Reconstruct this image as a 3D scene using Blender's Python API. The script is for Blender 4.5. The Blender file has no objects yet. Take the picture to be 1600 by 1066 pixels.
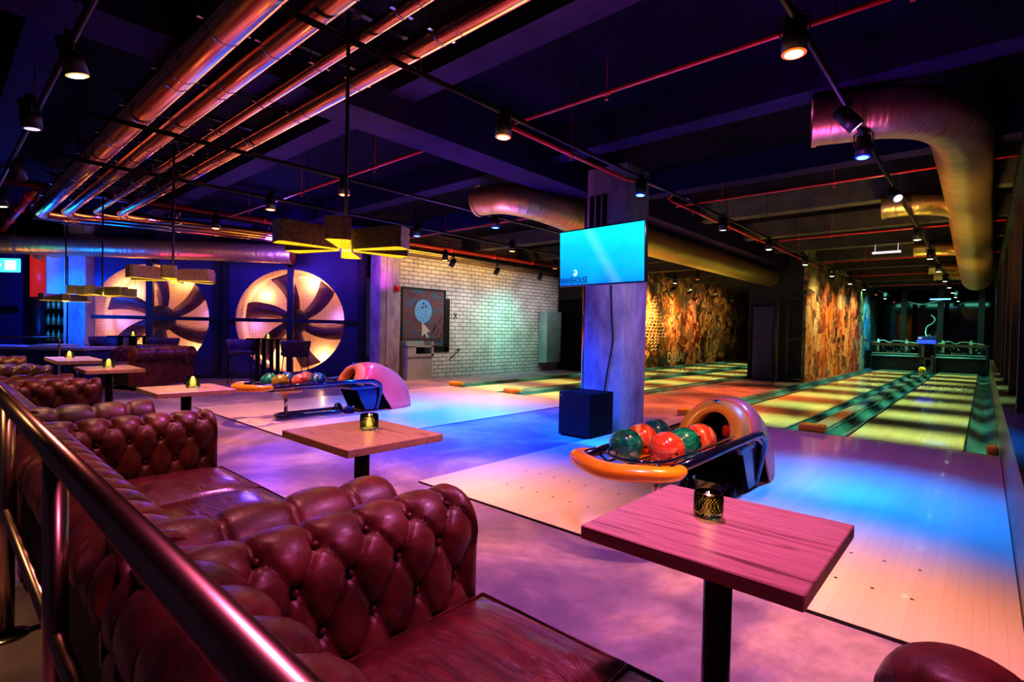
import bpy, bmesh, math, random
from mathutils import Vector, Matrix
random.seed(7)
C = bpy.context.scene.collection
SC = bpy.context.scene
PI = math.pi
H = 1.1806

# ------------------------------------------------------------------ materials
def new_mat(name):
    m = bpy.data.materials.new(name); m.use_nodes = True
    nt = m.node_tree; b = nt.nodes['Principled BSDF']
    return m, nt, b
def N(nt, t, **kw):
    n = nt.nodes.new(t)
    for k, v in kw.items():
        if hasattr(n, k) and not k[0].isupper(): setattr(n, k, v)
        else: n.inputs[k].default_value = v
    return n
def L(nt, a, b): nt.links.new(a, b)
def ramp(nt, stops, interp='LINEAR'):
    r = nt.nodes.new('ShaderNodeValToRGB'); r.color_ramp.interpolation = interp
    e = r.color_ramp.elements
    while len(e) > 1: e.remove(e[-1])
    e[0].position = stops[0][0]; e[0].color = (*stops[0][1], 1)
    for p, c in stops[1:]:
        x = e.new(p); x.color = (*c, 1)
    return r
def mixc(nt, fac, a, b, mode='MIX'):
    m = nt.nodes.new('ShaderNodeMix'); m.data_type = 'RGBA'; m.blend_type = mode
    for s, v in ((0, fac), (6, a), (7, b)):
        if hasattr(v, 'links') or hasattr(v, 'is_linked'): nt.links.new(v, m.inputs[s])
        elif isinstance(v, (int, float)): m.inputs[s].default_value = v
        else: m.inputs[s].default_value = (*v, 1)
    return m.outputs[2]
def math_(nt, op, a, b=None, c=None):
    m = nt.nodes.new('ShaderNodeMath'); m.operation = op
    for i, v in enumerate((a, b, c)):
        if v is None: continue
        if isinstance(v, (int, float)): m.inputs[i].default_value = v
        else: nt.links.new(v, m.inputs[i])
    return m.outputs[0]
def coords(nt, scale=(1, 1, 1), swz=None, kind='Object'):
    tc = nt.nodes.new('ShaderNodeTexCoord'); o = tc.outputs[kind]
    if swz:
        s = nt.nodes.new('ShaderNodeSeparateXYZ'); L(nt, o, s.inputs[0])
        c = nt.nodes.new('ShaderNodeCombineXYZ')
        for i, ch in enumerate(swz):
            if ch in 'XYZ': L(nt, s.outputs['XYZ'.index(ch)], c.inputs[i])
        o = c.outputs[0]
    mp = nt.nodes.new('ShaderNodeMapping'); mp.inputs['Scale'].default_value = scale
    L(nt, o, mp.inputs[0]); return mp.outputs[0]
def bump(nt, b, h, strength=.3, dist=.01):
    n = nt.nodes.new('ShaderNodeBump'); n.inputs['Strength'].default_value = strength
    n.inputs['Distance'].default_value = dist
    L(nt, h, n.inputs['Height']); L(nt, n.outputs[0], b.inputs['Normal'])
def simple(name, col, rough=.5, metal=0., noise=.0, nscale=8., bmp=0., coat=0., emis=None, estr=0., spec=.5):
    m, nt, b = new_mat(name)
    b.inputs['Roughness'].default_value = rough; b.inputs['Metallic'].default_value = metal
    b.inputs['Coat Weight'].default_value = coat; b.inputs['Coat Roughness'].default_value = .08
    b.inputs['Specular IOR Level'].default_value = spec
    n = N(nt, 'ShaderNodeTexNoise', Scale=nscale, Detail=4.); L(nt, coords(nt), n.inputs['Vector'])
    lo = tuple(max(0, c * (1 - noise)) for c in col); hi = tuple(min(1, c * (1 + noise)) for c in col)
    r = ramp(nt, [(.3, lo), (.7, hi)]); L(nt, n.outputs[0], r.inputs[0]); L(nt, r.outputs[0], b.inputs['Base Color'])
    if bmp: bump(nt, b, n.outputs[0], bmp)
    if emis:
        b.inputs['Emission Color'].default_value = (*emis, 1); b.inputs['Emission Strength'].default_value = estr
    return m
M = {}
M['black'] = simple('black_metal', (.012, .012, .014), .45, .0, .2)
M['blacksatin'] = simple('black_satin', (.01, .01, .012), .25, 0., .2, coat=.3)
M['ceil'] = simple('ceiling_violet_bounce', (.007, .0035, .015), .8, 0, .45, 3., .3, spec=.05)  # dark ceiling with violet bounce light mixed into its base colour
M['beam_lit'] = simple('beam_lit_grey', (.10, .085, .075), .7, 0, .25, 4., .1, spec=.1)  # lighter copy of the beam colour, painting in bounce from the lanes
M['beam'] = simple('beam_violet_bounce', (.024, .011, .062), .7, 0, .25, 4., .1, spec=.06)  # violet bounce from below is tinted into this colour
M['steel'] = simple('brushed_steel', (.62, .50, .40), .24, 1., .08, 30.)
M['railmetal'] = simple('bronzed_rail_metal', (.55, .38, .24), .27, 1., .12, 14.)
M['copper'] = None
M['navy'] = simple('navy_panel', (.035, .035, .16), .45, 0, .15, 2.)
M['navyframe'] = simple('navy_frame', (.012, .012, .035), .5, 0, .1)
M['orange'] = simple('orange_plastic', (1., .36, .015), .25, 0, .06, 20., coat=.6)
M['shell'] = simple('pearl_shell', (1., .15, .12), .25, .08, .12, 3., coat=.35)
M['peach'] = simple('orange_fascia', (1., .36, .07), .35, 0., .06, 6., coat=.2)
M['tube'] = simple('dark_blue_tube', (.02, .022, .10), .12, .6, .1, coat=1.)
M['boxdark'] = simple('dark_grey_cabinet', (.006, .004, .006), .55, 0, .2, spec=.08)
M['inside'] = simple('hood_inside', (.06, .05, .04), .6, 0, .6, 20.)
M['brass'] = simple('blackened_brass', (.50, .46, .22), .38, .75, .35, 60., .15)
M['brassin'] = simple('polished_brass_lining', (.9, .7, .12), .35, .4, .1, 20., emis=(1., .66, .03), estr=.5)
M['redpipe'] = simple('red_pipe_paint', (.75, .03, .03), .3, .0, .2, 10., coat=.4)
M['redmain'] = simple('dark_red_main_pipe', (.28, .02, .025), .4, .0, .2, 10., coat=.2)
M['redbox'] = simple('red_plastic', (.8, .03, .03), .3)
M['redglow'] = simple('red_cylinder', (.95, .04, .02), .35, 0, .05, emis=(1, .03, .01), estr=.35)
M['gutter'] = simple('gutter_plastic', (.05, .24, .34), .28, .0, .35, 5., coat=.5)
M['cap'] = simple('divider_cap', (.14, .25, .31), .28, .0, .5, 3.5, coat=.5)
M['gline'] = simple('gutter_trim_black', (.01, .01, .01), .3, 0, .1)
M['doorpaint'] = simple('dark_violet_door', (.035, .03, .07), .45, 0, .1)
M['charcoal'] = simple('charcoal_wall', (.018, .018, .02), .7, 0, .25, 3.)
M['cagemesh'] = simple('grey_cage_frame', (.10, .10, .085), .45, .4, .2)
M['locker'] = simple('stainless_cabinet', (.45, .68, .66), .3, .45, .2, 2.5)
M['greykiosk'] = simple('grey_laminate', (.42, .46, .44), .5, 0, .08)
M['counter'] = simple('counter_top', (.45, .42, .6), .35, 0, .1)
M['pillow'] = simple('black_webbing', (.02, .02, .02), .7, 0, .3, 60.)
M['stool'] = simple('purple_velvet', (.09, .04, .10), .55, 0, .3, 12.)
M['fan'] = simple('fan_blade_metal', (.14, .05, .085), .4, .3, .35, 6.)
M['fandisc'] = simple('backlit_plaster', (.95, .66, .42), .7, 0, .06, 2.)
M['grille'] = simple('grille_wire', (.10, .06, .05), .5, .5, .1)
M['wax'] = simple('candle_wax', (.9, .85, .6), .5, 0, .05, emis=(1, .7, .2), estr=1.3)  # emission adds the flame's glow to the wax
M['flame'] = simple('flame', (1, .8, .4), .5, emis=(1, .72, .3), estr=60)
M['wirewhite'] = simple('pale_cable', (.6, .7, .6), .5, 0, .1)
M['machine'] = simple('machine_steel', (.05, .07, .06), .3, .7, .5, 12.)
M['machbrown'] = simple('machine_beam', (.16, .07, .045), .4, .3, .3, 8.)
M['machbright'] = simple('machine_fittings', (.45, .42, .22), .3, .6, .4, 20.)
M['screenblue'] = simple('blue_box', (.05, .08, .8), .4, emis=(.05, .1, 1), estr=.7)
M['yellowball'] = simple('yellow_ball', (.95, .6, .02), .12, 0, .2, 8., coat=1.)
M['woodbrown'] = simple('brown_post', (.045, .022, .014), .45, 0, .3)
M['ledge'] = simple('grey_ledge', (.22, .24, .22), .3, 0, .2, coat=.3)
M['logow'] = simple('logo_white', (.8, .95, 1), .5, emis=(.75, .95, 1), estr=1.)
M['logob'] = simple('logo_blue', (.0, .005, .06), .5, emis=(0., .01, .2), estr=.5)
M['exit'] = simple('green_exit_sign', (.2, .9, .6), .5, 0, .02, emis=(.06, 1, .5), estr=1.5)
M['exitw'] = simple('white_exit_symbol', (1, 1, 1), .5, emis=(.6, 1, .8), estr=1.8)
M['ink'] = simple('black_ink', (.01, .01, .012), .6)
M['cream'] = simple('cream_paint', (1., .86, .55), .7, 0, .3, 10.)
M['arrow'] = simple('pale_grey_paint', (.6, .58, .55), .7, 0, .1)
M['ballblue'] = simple('pale_blue_paint', (.16, .42, .72), .7, 0, .2, 20.)
M['glassbottle'] = simple('amber_bottle', (.5, .32, .08), .2, .2, .4, 30., coat=.6)
M['led'] = simple('led_dot', (1, .7, .3), .4, emis=(1., .6, .15), estr=14.)
M['whitecol'] = simple('white_paint', (.7, .68, .66), .6, 0, .1)

def emit(name, col, s):
    return simple(name, col, .4, emis=col, estr=s)
M['lo'] = emit('lens_orange', (1., .42, .12), 9.)
M['lr'] = emit('lens_red', (1., .16, .06), 3.)
M['lb'] = emit('lens_blue', (.12, .45, 1.), 4.)
M['lg'] = emit('lens_pale_green', (.75, 1., .62), 12.)
M['lw'] = emit('lens_warm_white', (1., .93, .6), 6.)
M['ro'] = emit('halo_orange', (1., .12, .0), 1.1)  # emissive rings paint each lamp's coloured glow around its lens
M['rr'] = emit('halo_red', (1., .03, .0), .9)
M['rb'] = emit('halo_blue', (.0, .03, 1.), 1.4)
M['rg'] = emit('halo_green', (.3, .6, .2), .8)
M['rw'] = emit('halo_warm', (.7, .6, .15), .9)
M['rd'] = M['black']
M['ld'] = emit('lens_dim', (.8, .8, .9), .8)

def m_copper():
    m, nt, b = new_mat('copper_pipe'); b.inputs['Metallic'].default_value = 1; b.inputs['Roughness'].default_value = .2
    b.inputs['Anisotropic'].default_value = .0
    n = N(nt, 'ShaderNodeTexNoise', Scale=3., Detail=5.); L(nt, coords(nt, (1, 1, 1)), n.inputs['Vector'])
    r = ramp(nt, [(.3, (.78, .38, .19)), (.7, (.86, .46, .24))]); L(nt, n.outputs[0], r.inputs[0]); L(nt, r.outputs[0], b.inputs['Base Color'])
    r2 = ramp(nt, [(.3, (.14,) * 3), (.8, (.24,) * 3)]); L(nt, n.outputs[0], r2.inputs[0]); L(nt, r2.outputs[0], b.inputs['Roughness'])
    return m
M['copper'] = m_copper()
def m_duct(name, col, ribs=55.):
    m, nt, b = new_mat(name); b.inputs['Metallic'].default_value = .85
    tc = nt.nodes.new('ShaderNodeUVMap'); mp = N(nt, 'ShaderNodeMapping'); mp.inputs['Scale'].default_value = (ribs / 3, 2.2, 1)
    L(nt, tc.outputs[0], mp.inputs[0])
    w = N(nt, 'ShaderNodeTexNoise', Scale=1., Detail=2., Distortion=.3); L(nt, mp.outputs[0], w.inputs['Vector'])
    n = N(nt, 'ShaderNodeTexNoise', Scale=3., Detail=2.); L(nt, coords(nt), n.inputs['Vector'])
    r = ramp(nt, [(.25, tuple(c * .75 for c in col)), (.75, col)]); L(nt, w.outputs[0], r.inputs[0]); L(nt, r.outputs[0], b.inputs['Base Color'])
    b.inputs['Roughness'].default_value = .38
    s = math_(nt, 'ADD', math_(nt, 'MULTIPLY', w.outputs[0], .5), n.outputs[0]); bump(nt, b, s, .7, .03)
    return m
M['duct'] = m_duct('foil_duct', (.88, .58, .27))
M['duct2'] = m_duct('gold_spiral_duct', (.90, .68, .22), 70.)

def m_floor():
    m, nt, b = new_mat('concrete_stain_and_light')
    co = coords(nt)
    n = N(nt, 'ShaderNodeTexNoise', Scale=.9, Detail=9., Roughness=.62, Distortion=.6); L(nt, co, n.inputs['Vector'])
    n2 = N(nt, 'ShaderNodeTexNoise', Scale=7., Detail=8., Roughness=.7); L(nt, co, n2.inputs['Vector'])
    r = ramp(nt, [(.34, (.17, .10, .23)), (.46, (.30, .20, .33)), (.54, (.50, .33, .38)), (.64, (.70, .52, .44))]); L(nt, n.outputs[0], r.inputs[0])  # stain mottling whose violet and warm tints paint in coloured lamp light
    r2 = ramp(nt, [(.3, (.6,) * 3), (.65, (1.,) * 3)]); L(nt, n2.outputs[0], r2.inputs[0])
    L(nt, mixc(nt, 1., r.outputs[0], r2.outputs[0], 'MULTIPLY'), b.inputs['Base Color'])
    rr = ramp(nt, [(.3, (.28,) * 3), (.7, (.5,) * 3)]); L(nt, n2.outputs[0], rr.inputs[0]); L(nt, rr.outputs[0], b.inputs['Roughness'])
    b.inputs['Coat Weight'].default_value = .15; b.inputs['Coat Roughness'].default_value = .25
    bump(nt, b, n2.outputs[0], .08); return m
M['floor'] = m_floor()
def m_planks(name, base, width, rough, coat, linedark=.45, var=.10, lw=.035):
    m, nt, b = new_mat(name)
    tc = nt.nodes.new('ShaderNodeTexCoord'); s = nt.nodes.new('ShaderNodeSeparateXYZ'); L(nt, tc.outputs['Object'], s.inputs[0])
    u = math_(nt, 'DIVIDE', math_(nt, 'ADD', s.outputs[0], 100.), width)
    fr = math_(nt, 'FRACT', u); fl = math_(nt, 'FLOOR', u)
    line = math_(nt, 'LESS_THAN', fr, lw)
    wn = nt.nodes.new('ShaderNodeTexWhiteNoise'); wn.noise_dimensions = '1D'; L(nt, fl, wn.inputs['W'])
    g = N(nt, 'ShaderNodeTexNoise', Scale=1., Detail=6.); L(nt, coords(nt, (60, 2.5, 1)), g.inputs['Vector'])
    v = math_(nt, 'ADD', math_(nt, 'MULTIPLY', wn.outputs[0], .6), math_(nt, 'MULTIPLY', g.outputs[0], .5))
    r = ramp(nt, [(.1, tuple(c * (1 - var) for c in base)), (.9, tuple(min(1, c * (1 + var)) for c in base))]); L(nt, v, r.inputs[0])
    c = mixc(nt, math_(nt, 'MULTIPLY', line, linedark), r.outputs[0], (.12, .07, .05))
    L(nt, c, b.inputs['Base Color']); b.inputs['Roughness'].default_value = rough
    b.inputs['Coat Weight'].default_value = coat; b.inputs['Coat Roughness'].default_value = .04
    return m
M['approach'] = m_planks('maple_approach', (.84, .62, .46), .052, .28, .35, .28, .06, .03)
M['lane'] = m_planks('lane_boards', (.72, .62, .38), .027, .25, .55, .18, .08)
def m_tablewood(name, a, b_, sc=(2.5, 26, 26)):
    m, nt, b = new_mat(name)
    n = N(nt, 'ShaderNodeTexNoise', Scale=1.6, Detail=8., Distortion=1.0); L(nt, coords(nt, sc), n.inputs['Vector'])
    r = ramp(nt, [(.3, a), (.5, b_), (.62, tuple(c * .75 for c in b_)), (.75, b_)]); L(nt, n.outputs[0], r.inputs[0])
    L(nt, r.outputs[0], b.inputs['Base Color']); b.inputs['Roughness'].default_value = .38; bump(nt, b, n.outputs[0], .12, .003)
    return m
M['tabletop'] = m_tablewood('oak_tabletop', (.40, .20, .09), (.78, .50, .26))
M['tabletop_red'] = m_tablewood('reddish_oak_tabletop', (.20, .07, .06), (.62, .30, .24), (1.6, 34, 34))
M['_'] = None; del M['_']
def m_leather():
    m, nt, b = new_mat('oxblood_leather')
    co = coords(nt)
    n = N(nt, 'ShaderNodeTexNoise', Scale=7., Detail=8., Roughness=.65); L(nt, co, n.inputs['Vector'])
    n3 = N(nt, 'ShaderNodeTexNoise', Scale=120., Detail=4., Roughness=.6); L(nt, co, n3.inputs['Vector'])
    r = ramp(nt, [(.3, (.055, .013, .009)), (.5, (.14, .031, .019)), (.72, (.26, .068, .038))]); L(nt, n.outputs[0], r.inputs[0])
    L(nt, r.outputs[0], b.inputs['Base Color'])
    rr = ramp(nt, [(.3, (.33,) * 3), (.7, (.52,) * 3)]); L(nt, n3.outputs[0], rr.inputs[0]); L(nt, rr.outputs[0], b.inputs['Roughness'])
    b.inputs['Coat Weight'].default_value = .12; b.inputs['Coat Roughness'].default_value = .25
    s = math_(nt, 'ADD', math_(nt, 'MULTIPLY', n3.outputs[0], .10), n.outputs[0]); bump(nt, b, s, .45, .012)
    return m
M['leather'] = m_leather()
def m_seat():
    m, nt, b = new_mat('creased_seat_leather')
    co = coords(nt, (1.2, 4.5, 1))
    n = N(nt, 'ShaderNodeTexNoise', Scale=4., Detail=7., Roughness=.55, Distortion=1.6); L(nt, co, n.inputs['Vector'])
    r = ramp(nt, [(.3, (.07, .010, .014)), (.7, (.18, .026, .024))]); L(nt, n.outputs[0], r.inputs[0]); L(nt, r.outputs[0], b.inputs['Base Color'])
    b.inputs['Roughness'].default_value = .3; b.inputs['Coat Weight'].default_value = .5; b.inputs['Coat Roughness'].default_value = .15
    bump(nt, b, n.outputs[0], .7, .03); return m
M['seat'] = m_seat()
def m_brick():
    m, nt, b = new_mat('white_painted_brick')
    br = N(nt, 'ShaderNodeTexBrick', Scale=1.); L(nt, coords(nt, (1, 1, 1), 'YZ0'), br.inputs['Vector'])
    br.inputs['Color1'].default_value = (.86, .83, .78, 1); br.inputs['Color2'].default_value = (.74, .71, .66, 1); br.inputs['Mortar'].default_value = (.10, .08, .08, 1)
    br.inputs['Brick Width'].default_value = .27; br.inputs['Row Height'].default_value = .098; br.inputs['Mortar Size'].default_value = .009
    br.inputs['Bias'].default_value = -.3; br.inputs['Mortar Smooth'].default_value = .3
    n = N(nt, 'ShaderNodeTexNoise', Scale=2.5, Detail=6.); L(nt, coords(nt), n.inputs['Vector'])
    r = ramp(nt, [(.3, (.72,) * 3), (.6, (1.,) * 3)]); L(nt, n.outputs[0], r.inputs[0])
    L(nt, mixc(nt, 1., br.outputs[0], r.outputs[0], 'MULTIPLY'), b.inputs['Base Color']); b.inputs['Roughness'].default_value = .65
    bump(nt, b, br.outputs[1], -.8, .02); return m
M['brick'] = m_brick()
def m_concrete(name, a, c):
    m, nt, b = new_mat(name)
    n = N(nt, 'ShaderNodeTexNoise', Scale=2.2, Detail=9., Roughness=.7); L(nt, coords(nt, (1, 1, .45)), n.inputs['Vector'])
    r = ramp(nt, [(.32, a), (.66, c)]); L(nt, n.outputs[0], r.inputs[0]); L(nt, r.outputs[0], b.inputs['Base Color'])
    b.inputs['Roughness'].default_value = .8; bump(nt, b, n.outputs[0], .3, .01); return m
M['concrete'] = m_concrete('raw_concrete', (.20, .17, .24), (.66, .62, .66))
def m_collage(name, seed, cols):
    m, nt, b = new_mat(name)
    co = coords(nt, (1, 1, 1), 'YZ0')
    def mp(sc, loc=(0, 0, 0)):
        q = N(nt, 'ShaderNodeMapping'); q.inputs['Scale'].default_value = sc; q.inputs['Location'].default_value = loc; L(nt, co, q.inputs[0]); return q.outputs[0]
    wob = N(nt, 'ShaderNodeTexNoise', Scale=2.2, Detail=5.); L(nt, co, wob.inputs['Vector'])
    # pasted posters: blocky cells in two sizes
    def cells(sc, seed_):
        v = N(nt, 'ShaderNodeTexVoronoi', Scale=1.); v.distance = 'CHEBYCHEV'; v.inputs['Randomness'].default_value = .8
        a = nt.nodes.new('ShaderNodeVectorMath'); a.operation = 'MULTIPLY_ADD'; L(nt, wob.outputs['Color'], a.inputs[0]); a.inputs[1].default_value = (.25, .25, 0); L(nt, mp(sc, (seed_, seed_ * .7, 0)), a.inputs[2]); L(nt, a.outputs[0], v.inputs['Vector'])
        sp = nt.nodes.new('ShaderNodeSeparateColor'); L(nt, v.outputs['Color'], sp.inputs[0])
        r = ramp(nt, [(i / len(cols), c) for i, c in enumerate(cols)], 'CONSTANT'); L(nt, sp.outputs[0], r.inputs[0]); return r.outputs[0], sp.outputs[1]
    big, bsel = cells((.75, .7, 1), seed); small, ssel = cells((2.4, 2.2, 1), seed * 2)
    c0 = mixc(nt, math_(nt, 'GREATER_THAN', ssel, .55), big, small)
    # torn, running paint
    n = N(nt, 'ShaderNodeTexNoise', Scale=1.7, Detail=9., Roughness=.66, Distortion=1.4); L(nt, mp((1.1, .9, 1), (seed, 3, 0)), n.inputs['Vector'])
    r3 = ramp(nt, [(.38, (.015, .01, .01)), (.45, (.20, .05, .02)), (.50, (.75, .30, .06)), (.55, (.9, .75, .42)), (.60, (.55, .07, .03)), (.68, (.04, .03, .03))]); L(nt, n.outputs[0], r3.inputs[0])
    n4 = N(nt, 'ShaderNodeTexNoise', Scale=2.2, Detail=7., Roughness=.7, Distortion=1.); L(nt, mp((.8, .8, 1), (seed * 3, 0, 0)), n4.inputs['Vector'])
    f = ramp(nt, [(.47, (0,) * 3), (.53, (1,) * 3)]); L(nt, n4.outputs[0], f.inputs[0])
    c1 = mixc(nt, f.outputs[0], c0, r3.outputs[0])
    w = N(nt, 'ShaderNodeTexNoise', Scale=8., Detail=3., Distortion=2.); L(nt, mp((1.6, 1, 1)), w.inputs['Vector'])
    ed = ramp(nt, [(.42, (1, 1, 1)), (.48, (.12, .08, .07)), (.53, (1, 1, 1))]); L(nt, w.outputs[0], ed.inputs[0])
    c2 = mixc(nt, .55, c1, ed.outputs[0], 'MULTIPLY')
    L(nt, c2, b.inputs['Base Color']); b.inputs['Roughness'].default_value = .55; return m
warm = [(.30, .08, .03), (.75, .55, .22), (.10, .05, .03), (.7, .25, .06), (.85, .75, .5), (.45, .05, .03), (.25, .3, .12), (.9, .5, .15), (.06, .05, .05), (.2, .3, .3), (.8, .62, .3)]
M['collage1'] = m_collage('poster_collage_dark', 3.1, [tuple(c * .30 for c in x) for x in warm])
M['collage2'] = m_collage('poster_collage', 11.7, warm)
M['collage3'] = m_collage('teal_graffiti', 5.2, [(.02, .12, .18), (.05, .35, .45), (.02, .05, .08), (.2, .5, .5), (.05, .2, .35)])
def m_mural():
    m, nt, b = new_mat('painted_mural_brick')
    br = N(nt, 'ShaderNodeTexBrick', Scale=1.); L(nt, coords(nt, (1, 1, 1), 'YZ0'), br.inputs['Vector'])
    br.inputs['Color1'].default_value = (.20, .10, .11, 1); br.inputs['Color2'].default_value = (.16, .08, .10, 1); br.inputs['Mortar'].default_value = (.09, .07, .08, 1)
    br.inputs['Brick Width'].default_value = .23; br.inputs['Row Height'].default_value = .075; br.inputs['Mortar Size'].default_value = .006
    n = N(nt, 'ShaderNodeTexNoise', Scale=3.2, Detail=3.); L(nt, coords(nt, (1, .9, 1.8)), n.inputs['Vector'])
    f = ramp(nt, [(.54, (0,) * 3), (.6, (1,) * 3)]); L(nt, n.outputs[0], f.inputs[0])
    L(nt, mixc(nt, f.outputs[0], br.outputs[0], (.05, .16, .26)), b.inputs['Base Color']); b.inputs['Roughness'].default_value = .6; return m
M['mural'] = m_mural()
def m_ball(name, a, c, d):
    m, nt, b = new_mat(name)
    n = N(nt, 'ShaderNodeTexNoise', Scale=9., Detail=5., Distortion=3.); L(nt, coords(nt, (1, 1, .35)), n.inputs['Vector'])
    r = ramp(nt, [(.32, a), (.5, c), (.68, d)]); L(nt, n.outputs[0], r.inputs[0]); L(nt, r.outputs[0], b.inputs['Base Color'])
    b.inputs['Roughness'].default_value = .22; b.inputs['Coat Weight'].default_value = 1.; b.inputs['Coat Roughness'].default_value = .03; return m
M['b_red'] = m_ball('red_swirl_ball', (.75, .04, .03), (1., .14, .08), (1., .45, .3))
M['b_teal'] = m_ball('teal_swirl_ball', (.0, .09, .08), (.01, .25, .2), (.04, .45, .36))
M['b_blue'] = m_ball('blue_swirl_ball', (.0, .03, .16), (.02, .12, .3), (.1, .35, .5))
M['b_olive'] = m_ball('olive_swirl_ball', (.12, .08, .0), (.4, .28, .02), (.5, .4, .1))
M['b_brown'] = m_ball('brown_swirl_ball', (.15, .05, .02), (.4, .16, .06), (.5, .25, .1))
def m_screen():
    m, nt, b = new_mat('wave_screen')
    tc = nt.nodes.new('ShaderNodeTexCoord'); sp = nt.nodes.new('ShaderNodeSeparateXYZ'); L(nt, tc.outputs['Object'], sp.inputs[0])
    n = N(nt, 'ShaderNodeTexNoise', Scale=1.8, Detail=2., Distortion=.6); L(nt, coords(nt, (1, 1, 2.2)), n.inputs['Vector'])
    v = math_(nt, 'ADD', math_(nt, 'MULTIPLY', sp.outputs[2], 1.1), math_(nt, 'ADD', math_(nt, 'MULTIPLY', n.outputs[0], .35), .32))
    v = math_(nt, 'ADD', v, math_(nt, 'MULTIPLY', sp.outputs[0], .18))
    r = ramp(nt, [(.1, (.0, .20, .86)), (.42, (.0, .50, 1.)), (.75, (.0, .80, 1.))]); L(nt, v, r.inputs[0])
    # light ray across the water
    ray = math_(nt, 'ABSOLUTE', math_(nt, 'ADD', math_(nt, 'MULTIPLY', sp.outputs[2], .62), math_(nt, 'ADD', sp.outputs[0], -.03)))
    rr = ramp(nt, [(.0, (.08,) * 3), (.10, (0,) * 3)]); L(nt, ray, rr.inputs[0])
    c = mixc(nt, 1., r.outputs[0], rr.outputs[0], 'ADD')
    b.inputs['Base Color'].default_value = (.01, .01, .02, 1); b.inputs['Roughness'].default_value = .25
    L(nt, c, b.inputs['Emission Color']); b.inputs['Emission Strength'].default_value = 1.05; return m
M['screen'] = m_screen()
def m_glass(name, col, rough=.05):
    m, nt, b = new_mat(name); b.inputs['Base Color'].default_value = (*col, 1); b.inputs['Transmission Weight'].default_value = 1.
    n = N(nt, 'ShaderNodeTexNoise', Scale=160., Detail=1.); L(nt, coords(nt), n.inputs['Vector']); bump(nt, b, n.outputs[0], .05, .001)
    b.inputs['Roughness'].default_value = rough; b.inputs['IOR'].default_value = 1.25; return m
M['votive'] = m_glass('olive_glass', (.78, .80, .42), .03)
M['nightglass'] = simple('dark_window_glass', (.004, .012, .014), .06, 0, .1, 1., coat=.5)

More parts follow.
